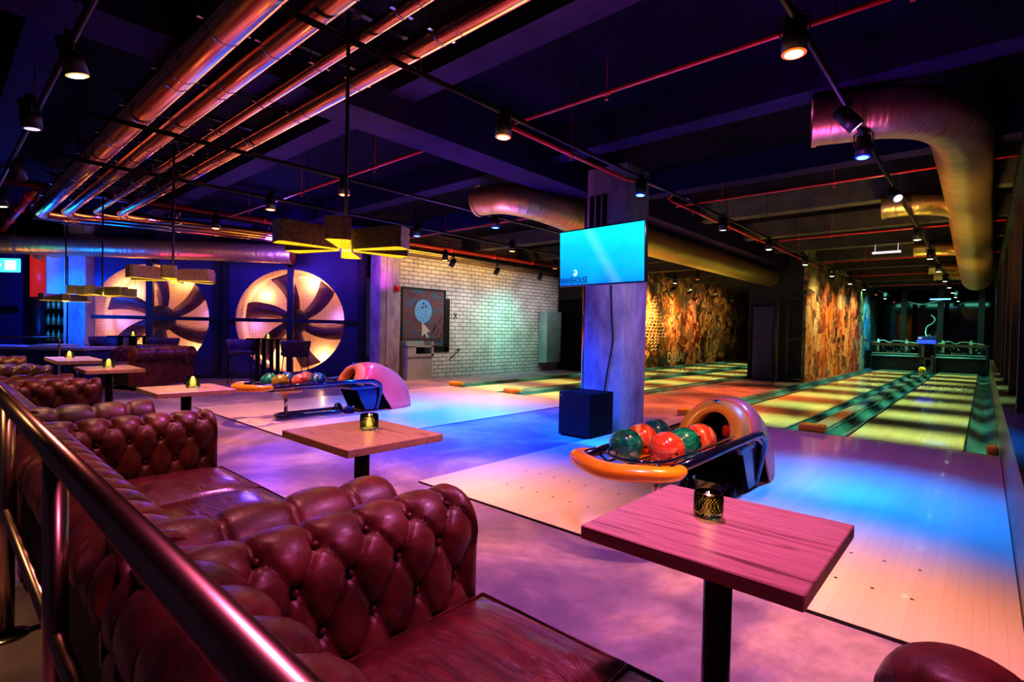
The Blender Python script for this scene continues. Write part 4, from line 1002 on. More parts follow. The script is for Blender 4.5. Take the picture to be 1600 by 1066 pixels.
MB().cyl((-.2, 0, .13), (-.2, 0, 1.2), .005, 6).cyl((.2, 0, .13), (.2, 0, 1.2), .005, 6).build('hanger', 'black', t)
# panelled dark wall of the bar with frames, a pole, a dark ledge
mb = MB(); 
t = thing('panelled_partition', 'navy panelled partition with rectangular mouldings behind the bar counter', 'partition', (-15.4, 1.2, 0), math.radians(42))
MB().box(-3.6, 0, 0, .1, .1, 2.98).build('panel', 'navy', t)
mb = MB()
for i in range(3):
    x0 = -.5 - i * .75
    for z0, z1 in ((.45, 1.3), (1.5, 1.75)):
        mb.box(x0 - .6, -.02, z0, x0, -.0, z0 + .03).box(x0 - .6, -.02, z1 - .03, x0, 0, z1).box(x0 - .6, -.02, z0, x0 - .57, 0, z1).box(x0 - .03, -.02, z0, x0, 0, z1)
mb.build('moulding', 'navy', t); MB().box(-3.6, -.12, 1.38, .1, 0, 1.5).build('ledge', 'black', t); MB().cyl((-1.05, -.2, 1.5), (-1.05, -.2, 2.3), .03).build('pole', 'steel', t)
# ------------------------------------------------------------------ fans in the wall
def wfan(cx, label, th0):
    t = thing('wall_fan', label, 'fan', FO, FA)
    # backlit disc
    n = 72; MB().add([(cx + (FR + .02) * math.cos(2 * PI * i / n), .81, FZ + (FR + .02) * math.sin(2 * PI * i / n)) for i in range(n)], [list(range(n))]).build('backing_disc', 'fandisc', t)
    for b_ in range(6):
        mb = MB(); a0 = math.radians(th0 + 60 * b_); m = 14; vs = []
        for i in range(m + 1):
            q = i / m; r = .24 + (1.13 - .24) * q; ac = a0 + math.radians(17) * q ** 1.3; hw = (.10 + .125 * q ** .9)
            if q > .96: hw -= .02
            for s_ in (-1, 1):
                a = ac + s_ * hw / r * (1.0)
                vs.append((cx + r * math.cos(a), (.50 + s_ * .035), FZ + r * math.sin(a)))
        fs = [(2 * i, 2 * i + 1, 2 * i + 3, 2 * i + 2) for i in range(m)]
        mb.add(vs, fs, 0, True); o = mb.build('fan_blade', 'fan', t); md = o.modifiers.new('t', 'SOLIDIFY'); md.thickness = .012
    mb = MB()
    for i in range(2): pass
    vsl = [(.0001, 0), (.27, 0), (.29, .02), (.29, .10), (.0001, .10)]
    mb.lathe(vsl, 40); mb.xform(Matrix.Translation((cx, .54, FZ)) @ Matrix.Rotation(PI / 2, 4, 'X')); hb = mb.build('hub', 'navyframe', t)
    mb = MB()
    for i in range(10): mb.sphere((cx + .24 * math.cos(i * .628), .437, FZ + .24 * math.sin(i * .628)), .009, 8)
    mb.build('bolts', 'steel', hb)
    g = MB(); st = .034; k_ = int(FR / st)
    for i in range(-k_, k_ + 1):
        u = i * st; hh = math.sqrt(max(0, FR * FR - u * u)); g.box(cx + u - .0022, .012, FZ - hh, cx + u + .0022, .016, FZ + hh); g.box(cx - hh, .012, FZ + u - .0022, cx + hh, .016, FZ + u + .0022)
    g.build('wire_grille', 'grille', t, fix=False)
    l = MB()
    for i in range(9): l.box(cx + .12 + i * .05, .3, FZ + FR - .16, cx + .15 + i * .05, .33, FZ + FR - .145)
    l.build('led_strip', 'led', t)
    for dx, dz, p, cc in ((.35, .95, 15, (1., .56, .25)), (-.75, .6, 11, (1., .48, .2)), (.6, -.85, 14, (1., .58, .28)), (-.55, -.85, 15, (1, .55, .2)), (-.95, -.1, 3, (.35, .2, 1.)), (.95, .1, 4, (.35, .2, 1.))):  # warm backlight; the violet pair is added in place of room light
        light('lamp', 'POINT', (cx + dx, .66, FZ + dz), cc, p, t, shadow_soft_size=.03)
wfan(FC[0], 'large backlit six-blade fan behind wire mesh, the left of the two wall fans', 24)
wfan(FC[1], 'large backlit six-blade fan behind wire mesh, right one beside the concrete pier', 33)

# ------------------------------------------------------------------ pendant lamps
def pendant(loc, rz):
    t = thing('pendant_lamp', '', 'lamp', loc, rz, 'brass blade pendant lamps over the booth tables')
    z = 0
    MB().lathe([(.0001, 1.355), (.075, 1.35), (.075, 1.335), (.02, 1.33)], 28).build('canopy', 'black', t)
    MB().cyl((0, 0, .05), (0, 0, 1.34), .011, 12).build('rod', 'black', t)
    MB().lathe([(.0001, -.05), (.03, -.045), (.035, 0), (.03, .05), (.0001, .06)], 20).build('hub', 'brass', t)
    for k_ in range(6):
        a = k_ * PI / 3; mt = Matrix.Rotation(a, 4, 'Z')
        def loop(w0, w1, r0, r1): return [(r0, -w0), (r1 - .02, -w1), (r1, -w1 + .02), (r1, w1 - .02), (r1 - .02, w1), (r0, w0)]
        ou = loop(.028, .068, .06, .40); inn = loop(.024, .063, .064, .395); n = len(ou); z0, z1 = -.06, .06
        vs = [(x, y, z0) for x, y in ou] + [(x, y, z1) for x, y in ou]
        mb = MB().add(vs, [(i, (i + 1) % n, n + (i + 1) % n, n + i) for i in range(n)])
        mb.add([(x, y, z1 - .001) for x, y in inn], [list(range(n))]); mb.xform(mt); s_ = mb.build('shade', 'brass', t, fix=False)
        vs = [(x, y, z0 + .001) for x, y in inn] + [(x, y, z1 - .003) for x, y in inn]
        mb = MB().add(vs, [(i, (i + 1) % n, n + (i + 1) % n, n + i) for i in range(n)]); mb.xform(mt); mb.build('lining', 'brassin', s_, fix=False)
    light('bulb_or_fill', 'POINT', (0, 0, -.1), (1, .75, .25), 2.0, t, shadow_soft_size=.05)
    return t
pl = [(-2.83, 1.65, 1.70), (-6.13, 1.65, 1.68), (-9.38, 1.65, 1.63), (-12.4, 1.65, 1.62)]
lbs = ['nearest brass pendant lamp with six box blades above the second booth', 'second brass pendant lamp hanging in front of the left fan', 'third brass blade pendant hanging between the left fan and blue column', 'farthest brass blade pendant hanging before the blue column']
p0 = pendant(pl[0], math.radians(-36)); p0['label'] = lbs[0]
for i in (1, 2, 3): dup(p0, pl[i], math.radians((-36, -20, -32, -8)[i]), lbs[i])
for i, (x, y, z) in enumerate(pl):
    tag(MB().box(-.0 + x - .02, 1.2, z + 1.355, x + .02, 2.1, z + 1.385).build('mounting_rail', 'black'), ('steel channel above the %s pendant lamp' % ('nearest', 'second', 'third', 'farthest')[i]), 'bracket')

# ------------------------------------------------------------------ copper pipes: run over the booths then turn along the brick wall
PZ = 2.95
specs = [(1.165, -11.35, .112, -10.62, 'thickest copper ceiling pipe, leftmost of the four over the booths', 0), (1.45, -11.05, .078, -10.42, 'second copper ceiling pipe from the left over the booths', 0),
         (1.76, -10.72, .040, -10.2, 'thin copper ceiling pipe, third from the left over the booths', 0), (2.05, -10.5, .066, -10.02, 'rightmost copper ceiling pipe of the four over the booths', 0)]
for y, xe, r, xf, lb, _ in specs:
    t = thing('copper_pipe', lb, 'pipe', (-5, y, PZ), 0, 'copper pipes under the ceiling')
    P_ = [(.55 + 5, 0, 0), (xe + 5 + .3, 0, 0)] + smoothpath([(xe + 5 + .22, 0, 0), (xe + 5 + .06, .05, 0), (xe + 5, .22, 0)], 4) + [(xe + 5, .5, 0), (xf + 5, 13.0 - y, 0)]; xf = {.112: -9.99, .078: -9.79, .040: -9.66, .066: -9.54}[r]
    MB().tube(P_[:-1], r, 28).build('pipe_run', 'copper', t)
    x = .3; i = 0
    while x > xe + .6:
        c1 = MB().tube([(x + 5 - .008, 0, 0), (x + 5 + .008, 0, 0)], r + .004, 24)
        c1.cyl((x + 5, -r - .02, -.01), (x + 5, -r - .02, .12), .004, 6).cyl((x + 5, r + .02, -.01), (x + 5, r + .02, .12), .004, 6).box(x + 5 - .012, -r - .035, -.012, x + 5 + .012, -r + .002, .012).box(x + 5 - .012, r - .002, -.012, x + 5 + .012, r + .035, .012)
        c1.build('pipe_clamp', 'steel', t)
        if i % 2: MB().tube([(x + 5 + .16, 0, 0), (x + 5 + .175, 0, 0)], r + .003, 24).build('pipe_joint', 'copper', t)
        x -= .92; i += 1
    t2 = thing('copper_pipe', lb.replace('over the booths', '').replace('of the four', '').replace('ceiling pipe', 'pipe').replace(',', '').strip() + ' after its bend, running above the white brick wall', 'pipe', (xe, y + .5, PZ), 0, 'copper pipes under the ceiling')
    MB().tube([(0, 0, 0), (xf - xe, 6.3 - y, 0), (xf - xe + .03, 6.8 - y, 0), (xf - xe + .03, 12.6 - y, 0)], r * .8, 28).build('pipe_run', 'copper', t2)
    yy = 2.9
    while yy < 12:
        q = min(1, (yy - y - .5) / (6.3 - y)); xx = (xf - xe) * q; y2 = yy - y - .5
        MB().tube([(xx, y2 - .01, 0), (xx, y2 + .01, 0)], r * .8 + .005, 20).cyl((xx, y2, r), (xx, y2, .35), .006, 6).build('pipe_clamp', 'steel', t2); yy += 1.6
st = 0
for i, x in enumerate((.2, -1.64, -3.48, -5.32, -7.16, -9.0)):
    mb = MB().box(x - .02, 1.0, PZ + .12, x + .02, 2.3, PZ + .15)
    for y in (1.05, 2.25): mb.cyl((x, y, PZ + .15), (x, y, 3.52), .006, 6)
    tag(mb.build('pipe_support', 'black'), 'slotted steel support across the copper pipes, %s' % ('right above the camera side', 'over the nearest sofa', 'beside the nearest pendant', 'over the third booth', 'near the second pendant', 'at the far pipe bends')[i], 'bracket')

# ------------------------------------------------------------------ foil ducts
def duct(label, pts, r, mat='duct', rings=(), n=36, k_=7, collar=True):
    sp = smoothpath(pts, k_) if len(pts) > 2 else [Vector(p) for p in pts]; c0 = Vector(sp[0])
    if isinstance(r, (list, tuple)):
        m = len(r) - 1; rr = []
        for i in range(len(sp)):
            f = i / (len(sp) - 1) * m; j = min(int(f), m - 1); rr.append(r[j] + (r[j + 1] - r[j]) * (f - j))
    else: rr = [r] * len(sp)
    t = thing('ventilation_duct', label, 'duct', c0)
    pts_ = [Vector(p) - c0 for p in sp]; MB().tube(pts_, rr, n, caps=False).build('duct_body', mat, t, fix=False)
    d = (pts_[1] - pts_[0]).normalized()
    if collar: MB().tube([pts_[0] - d * .02, pts_[0] + d * .02], rr[0] + .012, n, caps=False).build('collar', mat, t, fix=False)
    MB().tube([pts_[0] + d * .10, pts_[0] + d * .11], rr[0] - .004, n).build('mouth', 'inside', t)
    e = (pts_[-1] - pts_[-2]).normalized(); MB().tube([pts_[-1] - e * .01, pts_[-1] + e * .01], rr[-1] + .002, n).build('end_cap', mat, t)
    return t
DZ = 3.0
duct('large crinkled foil duct curving into the long run along the right wall', [(-1.12, 5.02, DZ), (-.9, 5.08, DZ), (-.62, 5.16, DZ), (-.36, 5.4, DZ), (-.22, 5.85, DZ), (-.2, 6.6, DZ), (-.2, 9, DZ), (-.2, 12, DZ - .02), (-.2, 16, DZ - .05), (-.2, 19.5, DZ - .1)], [.19, .195, .2, .21, .22, .22, .23, .27, .31, .33], k_=8)
for i, (yo, lb) in enumerate(((8.65, 'first foil branch duct under the right-hand run, orange lit'), (12.98, 'second foil branch duct of the right-hand run'), (16.7, 'third foil branch duct of the right-hand run'), (20.4, 'fourth, farthest foil branch duct of the right-hand run'))):
    yo *= 1.02
    if yo > 19.6: yo = 18.9
    duct(lb, [(-1.08, yo, DZ), (-.82, yo + .02, DZ), (-.6, yo + .12, DZ), (-.4, yo + .38, DZ), (-.3, yo + .75, DZ)], .155, k_=5, n=28)
duct('gold spiral duct running past the column toward the middle block', [(-5.05, 4.9, 2.9), (-4.85, 4.93, 2.9), (-4.62, 5.0, 2.89), (-4.43, 5.25, 2.86), (-4.33, 5.7, 2.82), (-4.3, 6.3, 2.78), (-4.3, 8, 2.75), (-4.3, 11, 2.75), (-4.3, 15.0, 2.75)], [.19, .19, .2, .21, .22, .23, .235, .24, .24], 'duct2', k_=7)
duct('large foil duct running across above both wall fans', [(-11.0, 5.15, 2.72), (-12.3, 3.7, 2.73), (-13.6, 2.3, 2.74), (-16.3, -.6, 2.76)], .205, k_=6)
duct('short foil elbow dropping from the long duct to the red cylinder', [(-13.75, 2.13, 2.74), (-14.1, 1.9, 2.70), (-14.55, 1.70, 2.66), (-14.86, 1.57, 2.58)], .16, k_=5)

# ------------------------------------------------------------------ red sprinkler pipes
def redpipe(label, pts, r=.016, mat='redpipe'):
    c0 = Vector(pts[0]); t = thing('sprinkler_pipe', label, 'pipe', c0, 0, 'red sprinkler pipes under the ceiling')
    P_ = [Vector(p) - c0 for p in pts]; MB().tube(P_, r, 12).build('pipe_run', mat, t)
    L0 = P_[0]; L1 = P_[1]; n = max(1, int((L1 - L0).length / 1.3))
    for i in range(n):
        mb = MB(); q = L0 + (L1 - L0) * ((i + .5) / n); d = (L1 - L0).normalized() * .03; mb.tube([q - d, q + d], r * 1.35, 10); mb.cyl(q, q + Vector((0, 0, -.06)), .006, 8).cyl(q + Vector((0, 0, -.05)), q + Vector((0, 0, -.056)), .014, 10)
        mb.cyl(q, q + Vector((0, 0, 3.52 - c0.z)), .004, 6); mb.build('sprinkler_head', 'redpipe', t)
s3 = 3.0
redpipe('red sprinkler pipe crossing the ceiling above the near approach', [(-3.1, 3.43, 3.0), (.6, 3.43, 3.0)])
redpipe('red sprinkler pipe crossing behind the first big duct elbow', [(-3.4, 7.3, 3.05), (.6, 7.3, 3.05)])
redpipe('red sprinkler pipe crossing above the middle of the near lanes', [(-3.05, 11.1, 3.05), (.6, 11.1, 3.05)])
redpipe('red sprinkler pipe crossing above the far half of the near lanes', [(-3.1, 15.0, 3.05), (.6, 15.0, 3.05)])
redpipe('red sprinkler pipe crossing farther down the near lanes', [(-3.3, 18.8, 3.05), (.6, 18.8, 3.05)])
redpipe('red sprinkler pipe nearest to the pin machines', [(-3.3, 22.6, 3.05), (.6, 22.6, 3.05)])
redpipe('red sprinkler pipe along the main beam up to the column', [(-3.6 + .5, 3.2, 2.95), (-3.62 + .54, 5.3, 2.93), (-2.95, 5.55, 2.93), (-2.9, 6.15, 2.93), (-3.1, 6.4, 2.93)], .02)
redpipe('red sprinkler pipe along the beam beyond the column', [(-3.1, 6.5, 2.93), (-3.1, 15, 2.93), (-3.25, 15.02, 3.0)], .02)
redpipe('red sprinkler pipe crossing above the third booth', [(-4.3, 3.36, 3.0), (-9.5, 3.36, 3.0)])
redpipe('thin red sprinkler pipe above the far approach', [(-4.2, 6.6, 3.05), (-9.8, 6.6, 3.05)])
redpipe('thick dark red main pipe running behind the copper pipes', [(-9.9, .5, 3.08), (-9.2, 13.2, 3.08)], .055, 'redmain')
redpipe('dark red pipe crossing the ceiling at the far left', [(-17, 1.0, 3.05), (-9.9, 1.0, 3.05)], .05, 'redmain')

# ------------------------------------------------------------------ lighting tracks and spotlights
TZ = 2.80
def track(x0, y0, x1, y1, label, z=TZ):
    t = tag(MB().tube([(x0, y0, z), (x1, y1, z)], .021, 4).build('lighting_track', 'black'), label, 'track'); h = MB()
    n = max(2, int(math.hypot(x1 - x0, y1 - y0) / 1.7))
    for i in range(n): q = (i + .5) / n; h.cyl((x0 + (x1 - x0) * q, y0 + (y1 - y0) * q, z), (x0 + (x1 - x0) * q, y0 + (y1 - y0) * q, 3.52), .004, 6)
    h.build('suspension_rods', 'black', t)
def spot(lens, x, y, label, z=2.62, tilt=0., az=0., power=0, col=None, ang=60, blend=1., r=.06, size=.05, hl=.17):
    t = thing('track_spotlight', label, 'spotlight', (x, y, z), 0, 'track spotlights')
    rot = Matrix.Rotation(az, 4, 'Z') @ Matrix.Rotation(tilt, 4, 'X')
    def tf(mb): return mb.xform(Matrix.Translation((0, 0, hl * .6)) @ rot @ Matrix.Translation((0, 0, -hl * .6)))
    tf(MB().lathe([(r * .93, .004), (r, 0), (r, hl * .55), (r * .93, hl * .6), (r * .93, hl), (r * .6, hl + .01), (.0001, hl + .01)], 24)).build('housing', 'black', t)
    tf(MB().lathe([(.0001, -.004), (r * .72, -.003)], 20).lathe([(r * .72, -.003), (r * .96, .001)], 20, 1)).build('lens', [lens, 'r' + lens[1]], t, fix=False)
    mb = MB().tube([(-r - .008, 0, hl * .6), (-r - .008, 0, hl + .02), (-.02, 0, hl + .035), (r * .6, 0, hl + .035), (r + .008, 0, hl + .02), (r + .008, 0, hl * .6)], .005, 6)
    mb.box(-.018, -.03, hl + .035, .018, .03, TZ - z + .01) if TZ - z > hl + .04 else mb.box(-.018, -.03, hl, .018, .03, hl + .05)
    mb.xform(Matrix.Rotation(az, 4, 'Z')); mb.build('yoke', 'black', t)
    if power:
        q = rot.to_3x3() @ Vector((0, 0, -1)); l = light('bulb_or_fill', 'SPOT', Vector((0, 0, hl * .6)) + q * (hl * .6 + .006), col, power, t, shadow_soft_size=size, spot_size=math.radians(ang), spot_blend=blend)
        l.rotation_euler = q.to_track_quat('-Z', 'Y').to_euler()
    return t
OR = (1., .44, .27); BL = (.0, .19, 1.); GR = (.72, 1., .42); WW = (1., .82, .55); RD = (1., .2, .05)
f = .917
track(-.76, 1.2, -.76, 26, 'suspended black lighting track above the rightmost lane')
track(-2.70, 1.2, -2.70, 26, 'suspended black lighting track left of the near lanes')
track(-5.2, .8, -5.2, 14.5, 'suspended black lighting track right of the far lanes')
track(-6.75, .8, -6.75, 14.5, 'suspended black lighting track over the far lanes')
track(-8.6, 2, -8.6, 13, 'suspended black lighting track facing the white brick wall')
track(-12, .55, -1, .55, 'suspended black lighting track above the booth sofas')
OP, BP = 560, 1700
spot('lo', -.76, 2.95, 'large glowing orange spotlight at the top right, nearest the camera', power=OP, col=OR, ang=62, r=.06, tilt=-.05)
spot('lb', -.76, 4.99, 'glowing blue spotlight below the first big foil elbow', power=BP, col=BL, ang=66, r=.055, tilt=-.12)
spot('ld', -.76, 4.28, 'unlit black spotlight tilted sideways beside the blue one on the right track', tilt=.7, az=-1.2, r=.055)
spot('ld', -.76, 6.88, 'unlit black spotlight hanging in front of the orange-lit branch duct', tilt=-.9, az=.6, r=.06)
spot('lo', -2.70, 2.86, 'glowing orange spotlight above the near ball return', power=OP, col=OR, ang=62, r=.06, tilt=-.05)
spot('lb', -2.70, 4.96, 'glowing blue spotlight beside the top of the concrete column', power=BP, col=BL, ang=66, r=.055, tilt=-.12)
spot('ld', -2.70, 7.27, 'dim black spotlight to the right of the television', r=.06)
ords = ['first', 'second', 'third', 'fourth', 'fifth', 'sixth', 'seventh', 'eighth']
for i, y in enumerate((9.58, 11.98, 14.33, 16.77, 18.9, 21.0, 23.2, 25.6)):
    spot('lg', -.76, y, '%s of the pale green-white spotlights receding along the right track' % ords[i], r=.055)
for i, y in enumerate((9.33, 11.7, 14.2, 16.45, 18.6, 20.95, 23.1, 25.6)):
    spot(('lg', 'lg', 'lg', 'lg', 'lg', 'lr', 'lg', 'lr')[i], -2.70, y, '%s of the lit spotlights receding along the track left of the near lanes' % ords[i], r=.055)
spot('lo', -5.2, 3.01, 'glowing orange spotlight beside the nearest pendant rod', power=OP * .6, col=OR, ang=58)
spot('lb', -5.12, 5.29, 'glowing blue spotlight just under the middle foil duct mouth', power=BP * .7, col=BL, ang=84)
spot('lo', -6.6, 2.82, 'glowing orange spotlight left of the nearest pendant rod', power=OP * .9, col=OR, ang=68)
spot('lb', -6.56, 5.04, 'glowing blue spotlight right of the nearest pendant lamp', power=BP, col=BL, ang=84)
spot('lo', -6.38, 7.04, 'glowing orange-red spotlight above the far approach left of the television', power=OP * 1.5, col=OR, ang=84)
spot('lo', -8.36, 7.16, 'small orange spotlight above the right end of the brick mural', power=OP * 1.0, col=OR, ang=84)
spot('lo', -8.55, 2.85, 'small orange spotlight between the second pendant and the copper pipes', power=OP * .5, col=OR, ang=90)
spot('lb', -13.6, 4.15, 'small blue spotlight above the left fan', z=2.5, power=300, col=BL, ang=120)
spot('lb', -12.65, 5.38, 'small blue spotlight above the right fan', z=2.5, power=260, col=BL, ang=120)
spot('ld', -12.35, 5.2, 'unlit black spotlight left of the blue one above the right fan', z=2.5, tilt=.5)
spot('ld', -11.6, 5.37, 'unlit black spotlight at the mouth of the long foil duct', z=2.5, tilt=.9, az=.8)
for i, (x, y, lb) in enumerate(((-8.61, 7.6, 'first white spotlight tilted at the brick wall, above the mural'), (-8.9, 9.29, 'second white spotlight tilted at the brick wall'), (-8.73, 10.77, 'third white spotlight tilted at the brick wall, nearest the television'))):
    spot('lw', x, y, lb, tilt=.62, az=PI / 2, power=(50, 60, 210)[i], col=((1, .80, .60), (.85, .95, .7), (.25, 1., .75))[i], ang=105, z=2.55)
for i, (x, y) in enumerate(((-3.99, .55), (-7.37, .59), (-9.25, .6))):
    spot('lw', x, y, ('bright warm white spotlight at the top left corner', 'warm white spotlight at the left edge above the exit sign', 'farthest warm white spotlight at the left edge')[i], power=(60, 50, 50)[i], col=WW, ang=90, tilt=(.25, .7, .1)[i], az=(0, 1, 0)[i], r=.06, hl=.2)
spot('ld', -5.33, .5, 'unlit dark spotlight below the bright one at the top left', tilt=.1, r=.065, hl=.2)
spot('lr', -7.31, 9.53, 'small red spotlight right of the television lower corner', power=350, col=RD, ang=80)
spot('lg', -6.54, 14.1, 'small pale green spotlight between two red ones beyond the column')
spot('lr', -5.6, 13.4, 'small red spotlight below the gold spiral duct', power=300, col=RD, ang=80)
spot('lr', -7.4, 17.5, 'bright red-orange spotlight shining low in front of the dark poster wall', z=2.3, power=250, col=RD, tilt=-.9, az=1.57, ang=110)
for i, y in enumerate((15.0, 16.2, 18.3, 20.0)):
    spot('ld' if i != 1 else 'lr', -7.0, y, ('black spotlight aimed at the tree painting', 'black spotlight with red glow aimed right of the tree painting', 'black spotlight aimed at the middle of the dark poster wall', 'black spotlight aimed at the end of the dark poster wall')[i], z=2.45, tilt=1.12, az=PI / 2, power=(1500, 1900, 700, 350)[i], col=((1., .30, .08), (1., .42, .1), (1, .35, .1), (1, .3, .15))[i], ang=(72, 76, 70, 70)[i])
# added coloured fill on the right-hand poster wall, no fixtures
for i, (y, p, cc) in enumerate(((15.9, 330, (1., .85, .4)), (17.6, 420, (1., .42, .15)), (19.6, 420, (1., .5, .2)), (21.6, 420, (1., .6, .3)), (24.2, 420, (.1, .7, 1.)))):
    light('wall_fill', 'SPOT', (-2.2, y, 2.9), cc, p * .55, None, shadow_soft_size=.1, spot_size=math.radians(95), spot_blend=1., rot=(0, math.radians(40), 0))

# lane battens between the beams: linear lamps that band the lanes
for i in range(8):
    y = 7.95 + 2.05 * i; 
    for xc, w_ in ((-1.53, 3.3),):
        light('lane_batten', 'AREA', (xc, y, 2.74), (.70, 1., .36), 21, None, shape='RECTANGLE', size=w_, size_y=.10, spread=math.radians(34))
for i in range(8):
    y = 7.95 + 2.05 * i
    light('lane_batten', 'AREA', (-6.6, y, 2.74), (.70, 1., .36), 21, None, shape='RECTANGLE', size=3.3, size_y=.10, spread=math.radians(34))
tag(MB().box(-1.85, 13.6, 3.0, -1.35, 13.68, 3.04).cyl((-1.8, 13.64, 3.04), (-1.8, 13.64, 3.52), .005, 6).cyl((-1.4, 13.64, 3.04), (-1.4, 13.64, 3.52), .005, 6).build('batten_light', 'ld'), 'short pale batten light on the ceiling between the two right tracks', 'light')
for i in range(3): light('machine_fill', 'AREA', (-3 + i * 1.3, 23.0, 2.9), (.2, 1., .7), 13, None, shape='RECTANGLE', size=1., size_y=.2, spread=math.radians(110), rot=(math.radians(35), 0, 0))  # added teal fill to brighten the machines, without fixtures
light('walkway_fill', 'SPOT', (-3.75, 11.2, 2.85), (1, .22, .06), 1100, None, shadow_soft_size=.1, spot_size=math.radians(70), spot_blend=1.)  # fixture-less lights added for red-orange streaks on the walkway floor
light('walkway_fill', 'SPOT', (-3.75, 8.4, 2.85), (1, .2, .07), 900, None, shadow_soft_size=.1, spot_size=math.radians(70), spot_blend=1.)
# added violet / blue fill lights, no fixtures in the room
light('room_fill', 'POINT', (-10.4, 4.4, 2.5), (.10, .06, 1.), 130, None, shadow_soft_size=.2)
light('room_fill', 'POINT', (-13.2, 1.3, 1.9), (.0, .08, 1.), 120, None, shadow_soft_size=.2)
light('room_fill', 'SPOT', (-4.5, 4.4, 2.8), (.0, .07, 1.), 2600, None, shadow_soft_size=.1, spot_size=math.radians(90), spot_blend=1.)
light('booth_fill', 'SPOT', (.2, .9, 2.75), (1., .20, .62), 120, None, shadow_soft_size=.15, spot_size=math.radians(78), spot_blend=1., rot=(math.radians(-14), math.radians(14), 0))  # booth fill: unseen lights added to colour sofas and tables
light('booth_fill', 'SPOT', (-2.2, .7, 2.75), (1., .34, .42), 110, None, shadow_soft_size=.15, spot_size=math.radians(80), spot_blend=1.)
light('booth_fill', 'SPOT', (-5.2, .9, 2.75), (1., .42, .3), 100, None, shadow_soft_size=.15, spot_size=math.radians(120), spot_blend=1.)
light('booth_fill', 'SPOT', (-8.6, .3, 2.75), (1., .55, .3), 120, None, shadow_soft_size=.15, spot_size=math.radians(120), spot_blend=1.)

# added violet fill over the approaches; unseen coloured strips added to streak the copper pipes
for x in (-1.0, -2.6, -5.6, -7.4):
    for y, p, c_ in ((3.75, 70, (.22, .04, 1.)), (6.1, 150, (.36, .10, 1.))):
        if x < -3 or y > 5: light('room_fill', 'SPOT', (x, y, 2.85), c_, p, None, shadow_soft_size=.1, spot_size=math.radians(76), spot_blend=1.)
light('pipe_streak_fill', 'AREA', (-4.2, 2.9, 2.2), (1., .55, .04), 15, None, shape='RECTANGLE', size=7, size_y=.12, spread=math.radians(120), rot=(math.radians(212), 0, 0))
light('pipe_streak_fill', 'AREA', (-4.2, 4.4, 1.9), (.8, .05, 1.), 13, None, shape='RECTANGLE', size=7, size_y=.25, spread=math.radians(120), rot=(math.radians(228), 0, 0))
light('pipe_streak_fill', 'AREA', (-9.0, 8.5, 2.3), (1., .65, .08), 22, None, shape='RECTANGLE', size=.2, size_y=5, spread=math.radians(120), rot=(0, math.radians(140), 0))
light('brick_fill', 'AREA', (-8.9, 10.3, 2.6), (.85, .78, .88), 17, None, shape='RECTANGLE', size=.15, size_y=5.5, spread=math.radians(120), rot=(0, math.radians(52), 0))  # unseen strip added to even out the light on the brick
for y in (8., 11.): light('duct_fill', 'SPOT', (-4.5, y, .9), (1., .78, .15), 130, None, shadow_soft_size=.35, spot_size=math.radians(100), spot_blend=1., rot=(math.radians(170), 0, 0))  # unseen up-light added to brighten the gold duct
for y in (10., 14.): light('duct_fill', 'SPOT', (-.6, y, .9), (1., .72, .15), 120, None, shadow_soft_size=.35, spot_size=math.radians(100), spot_blend=1., rot=(math.radians(170), 0, 0))  # same added up-light for the right-hand duct
for x, y, z in ((-1.5, 3.9, .45), (-6.6, 3.9, .45)):
    q = Vector((x, y, z)) - Vector((x + .1, .75, 2.72)); l = light('bulb_or_fill', 'SPOT', (x + .1, .75, 2.72), (1., .60, .30) if x > -3 else (1., .28, .2), 210, None, shadow_soft_size=.05, spot_size=math.radians(21), spot_blend=.8); l.rotation_euler = q.to_track_quat('-Z', 'Y').to_euler()  # added warm beams on the hood fronts, no fixture
light('duct_fill', 'SPOT', (-.5, 7.2, 1.2), (1., .72, .18), 120, None, shadow_soft_size=.2, spot_size=math.radians(120), spot_blend=1., rot=(math.radians(150), 0, 0))  # another unseen up-light added under the right-hand run
for x, y, z, c_, p in ((-.9, 4.2, 1.1, (.75, .08, 1.), 75), (-4.9, 4.4, 1.0, (1., .12, .55), 75), (-12.2, 2.6, 1.2, (1., .1, .4), 30), (-14.4, .4, 1.2, (1., .55, .06), 22)):
    light('duct_fill', 'SPOT', (x, y, z), c_, p, None, shadow_soft_size=.25, spot_size=math.radians(100), spot_blend=1., rot=(math.radians(172), 0, 0))  # coloured up-lights added to tint the duct elbows and long duct
q = Vector((-11.3, 2.9, .5)) - Vector((-9.6, 1.2, 2.7)); l = light('bulb_or_fill', 'SPOT', (-9.6, 1.2, 2.7), (1., .35, .3), 170, None, shadow_soft_size=.05, spot_size=math.radians(40), spot_blend=.8); l.rotation_euler = q.to_track_quat('-Z', 'Y').to_euler()  # unseen spot added to lift the lone chesterfield
light('pipe_streak_fill', 'AREA', (-10.1, 2.4, 2.1), (1., .55, .04), 10, None, shape='RECTANGLE', size=.2, size_y=2.6, spread=math.radians(120), rot=(0, math.radians(135), 0))  # unseen strips added for reflections in the pipes along the brick wall
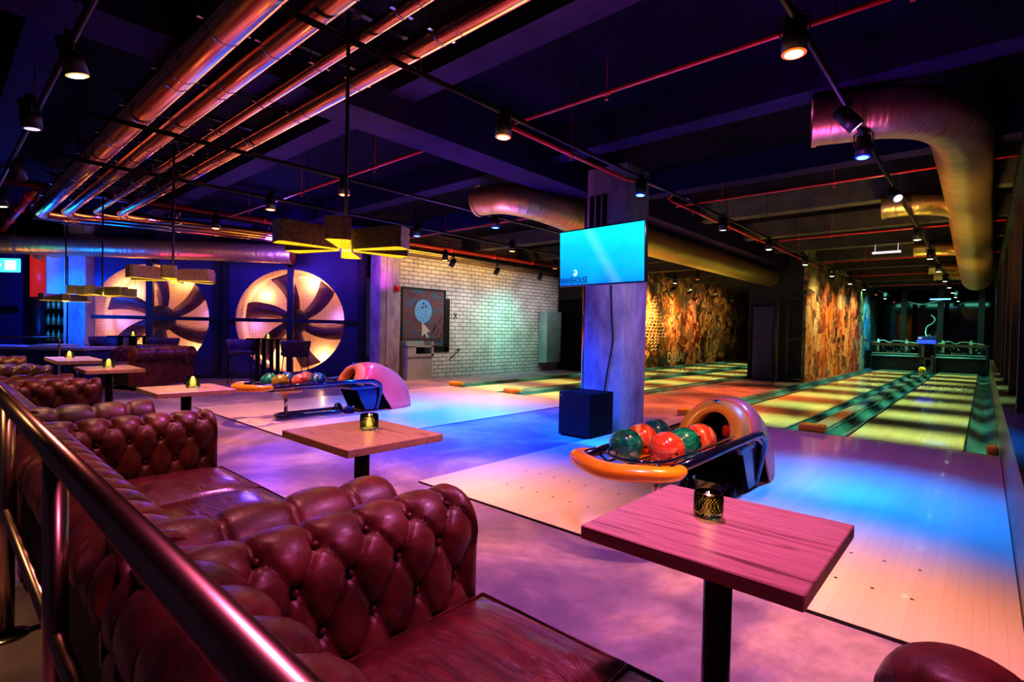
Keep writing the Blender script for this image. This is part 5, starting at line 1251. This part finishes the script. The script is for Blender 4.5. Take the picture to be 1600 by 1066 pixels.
light('pipe_streak_fill', 'AREA', (-9.6, 5.4, 2.1), (.9, .08, .9), 14, None, shape='RECTANGLE', size=.2, size_y=3., spread=math.radians(120), rot=(0, math.radians(135), 0))
for x, c_, p in ((-.9, (1., .34, .95), 250), (-3.3, (1., .24, 1.), 250), (-5.6, (.9, .22, .7), 150), (-8., (.4, .12, 1.), 150)):
    light('aisle_fill', 'SPOT', (x, 1.75, 2.85), c_, p, None, shadow_soft_size=.1, spot_size=math.radians(74), spot_blend=1.)  # added magenta and violet fill for the aisle floor, no fixtures
q = Vector((-3.3, 5.5, 1.3)) - Vector((-1.6, 4.2, 2.6)); l = light('bulb_or_fill', 'SPOT', (-1.6, 4.2, 2.6), (.62, .45, 1.), 150, None, shadow_soft_size=.05, spot_size=math.radians(50), spot_blend=1.); l.rotation_euler = q.to_track_quat('-Z', 'Y').to_euler()  # unseen violet-white spot added to brighten the concrete column
light('wall_fill', 'AREA', (-7.2, 19, 2.9), (1., .66, .25), 34, None, shape='RECTANGLE', size=.15, size_y=9, spread=math.radians(120), rot=(0, math.radians(50), 0))  # unseen warm strip added to wash the dark poster wall
light('bulb_or_fill', 'SPOT', (-2.6, -.7, 2.6), (1., .6, .35), 60, None, shadow_soft_size=.05, spot_size=math.radians(80), spot_blend=1.)  # slight warm fill added behind the handrail, no fixture
for a, b_, c_, p in (((-4.2, 2.6, 2.7), (-6.5, 4.7, .35), (1., .22, .3), 420), ((.05, 3.0, 2.7), (-1.4, 4.6, .4), (1., .35, .3), 110)):
    q = Vector(b_) - Vector(a); l = light('bulb_or_fill', 'SPOT', a, c_, p, None, shadow_soft_size=.05, spot_size=math.radians(24), spot_blend=1.); l.rotation_euler = q.to_track_quat('-Z', 'Y').to_euler()  # unseen side beams added to redden the hood shells
q = Vector((-14.2, 2.15, 1.5)) - Vector((-12.6, 1.0, 2.3)); l = light('bulb_or_fill', 'SPOT', (-12.6, 1.0, 2.3), (.0, .14, 1.), 380, None, shadow_soft_size=.05, spot_size=math.radians(48), spot_blend=.6); l.rotation_euler = q.to_track_quat('-Z', 'Y').to_euler()  # unseen blue spot added to colour the far left column
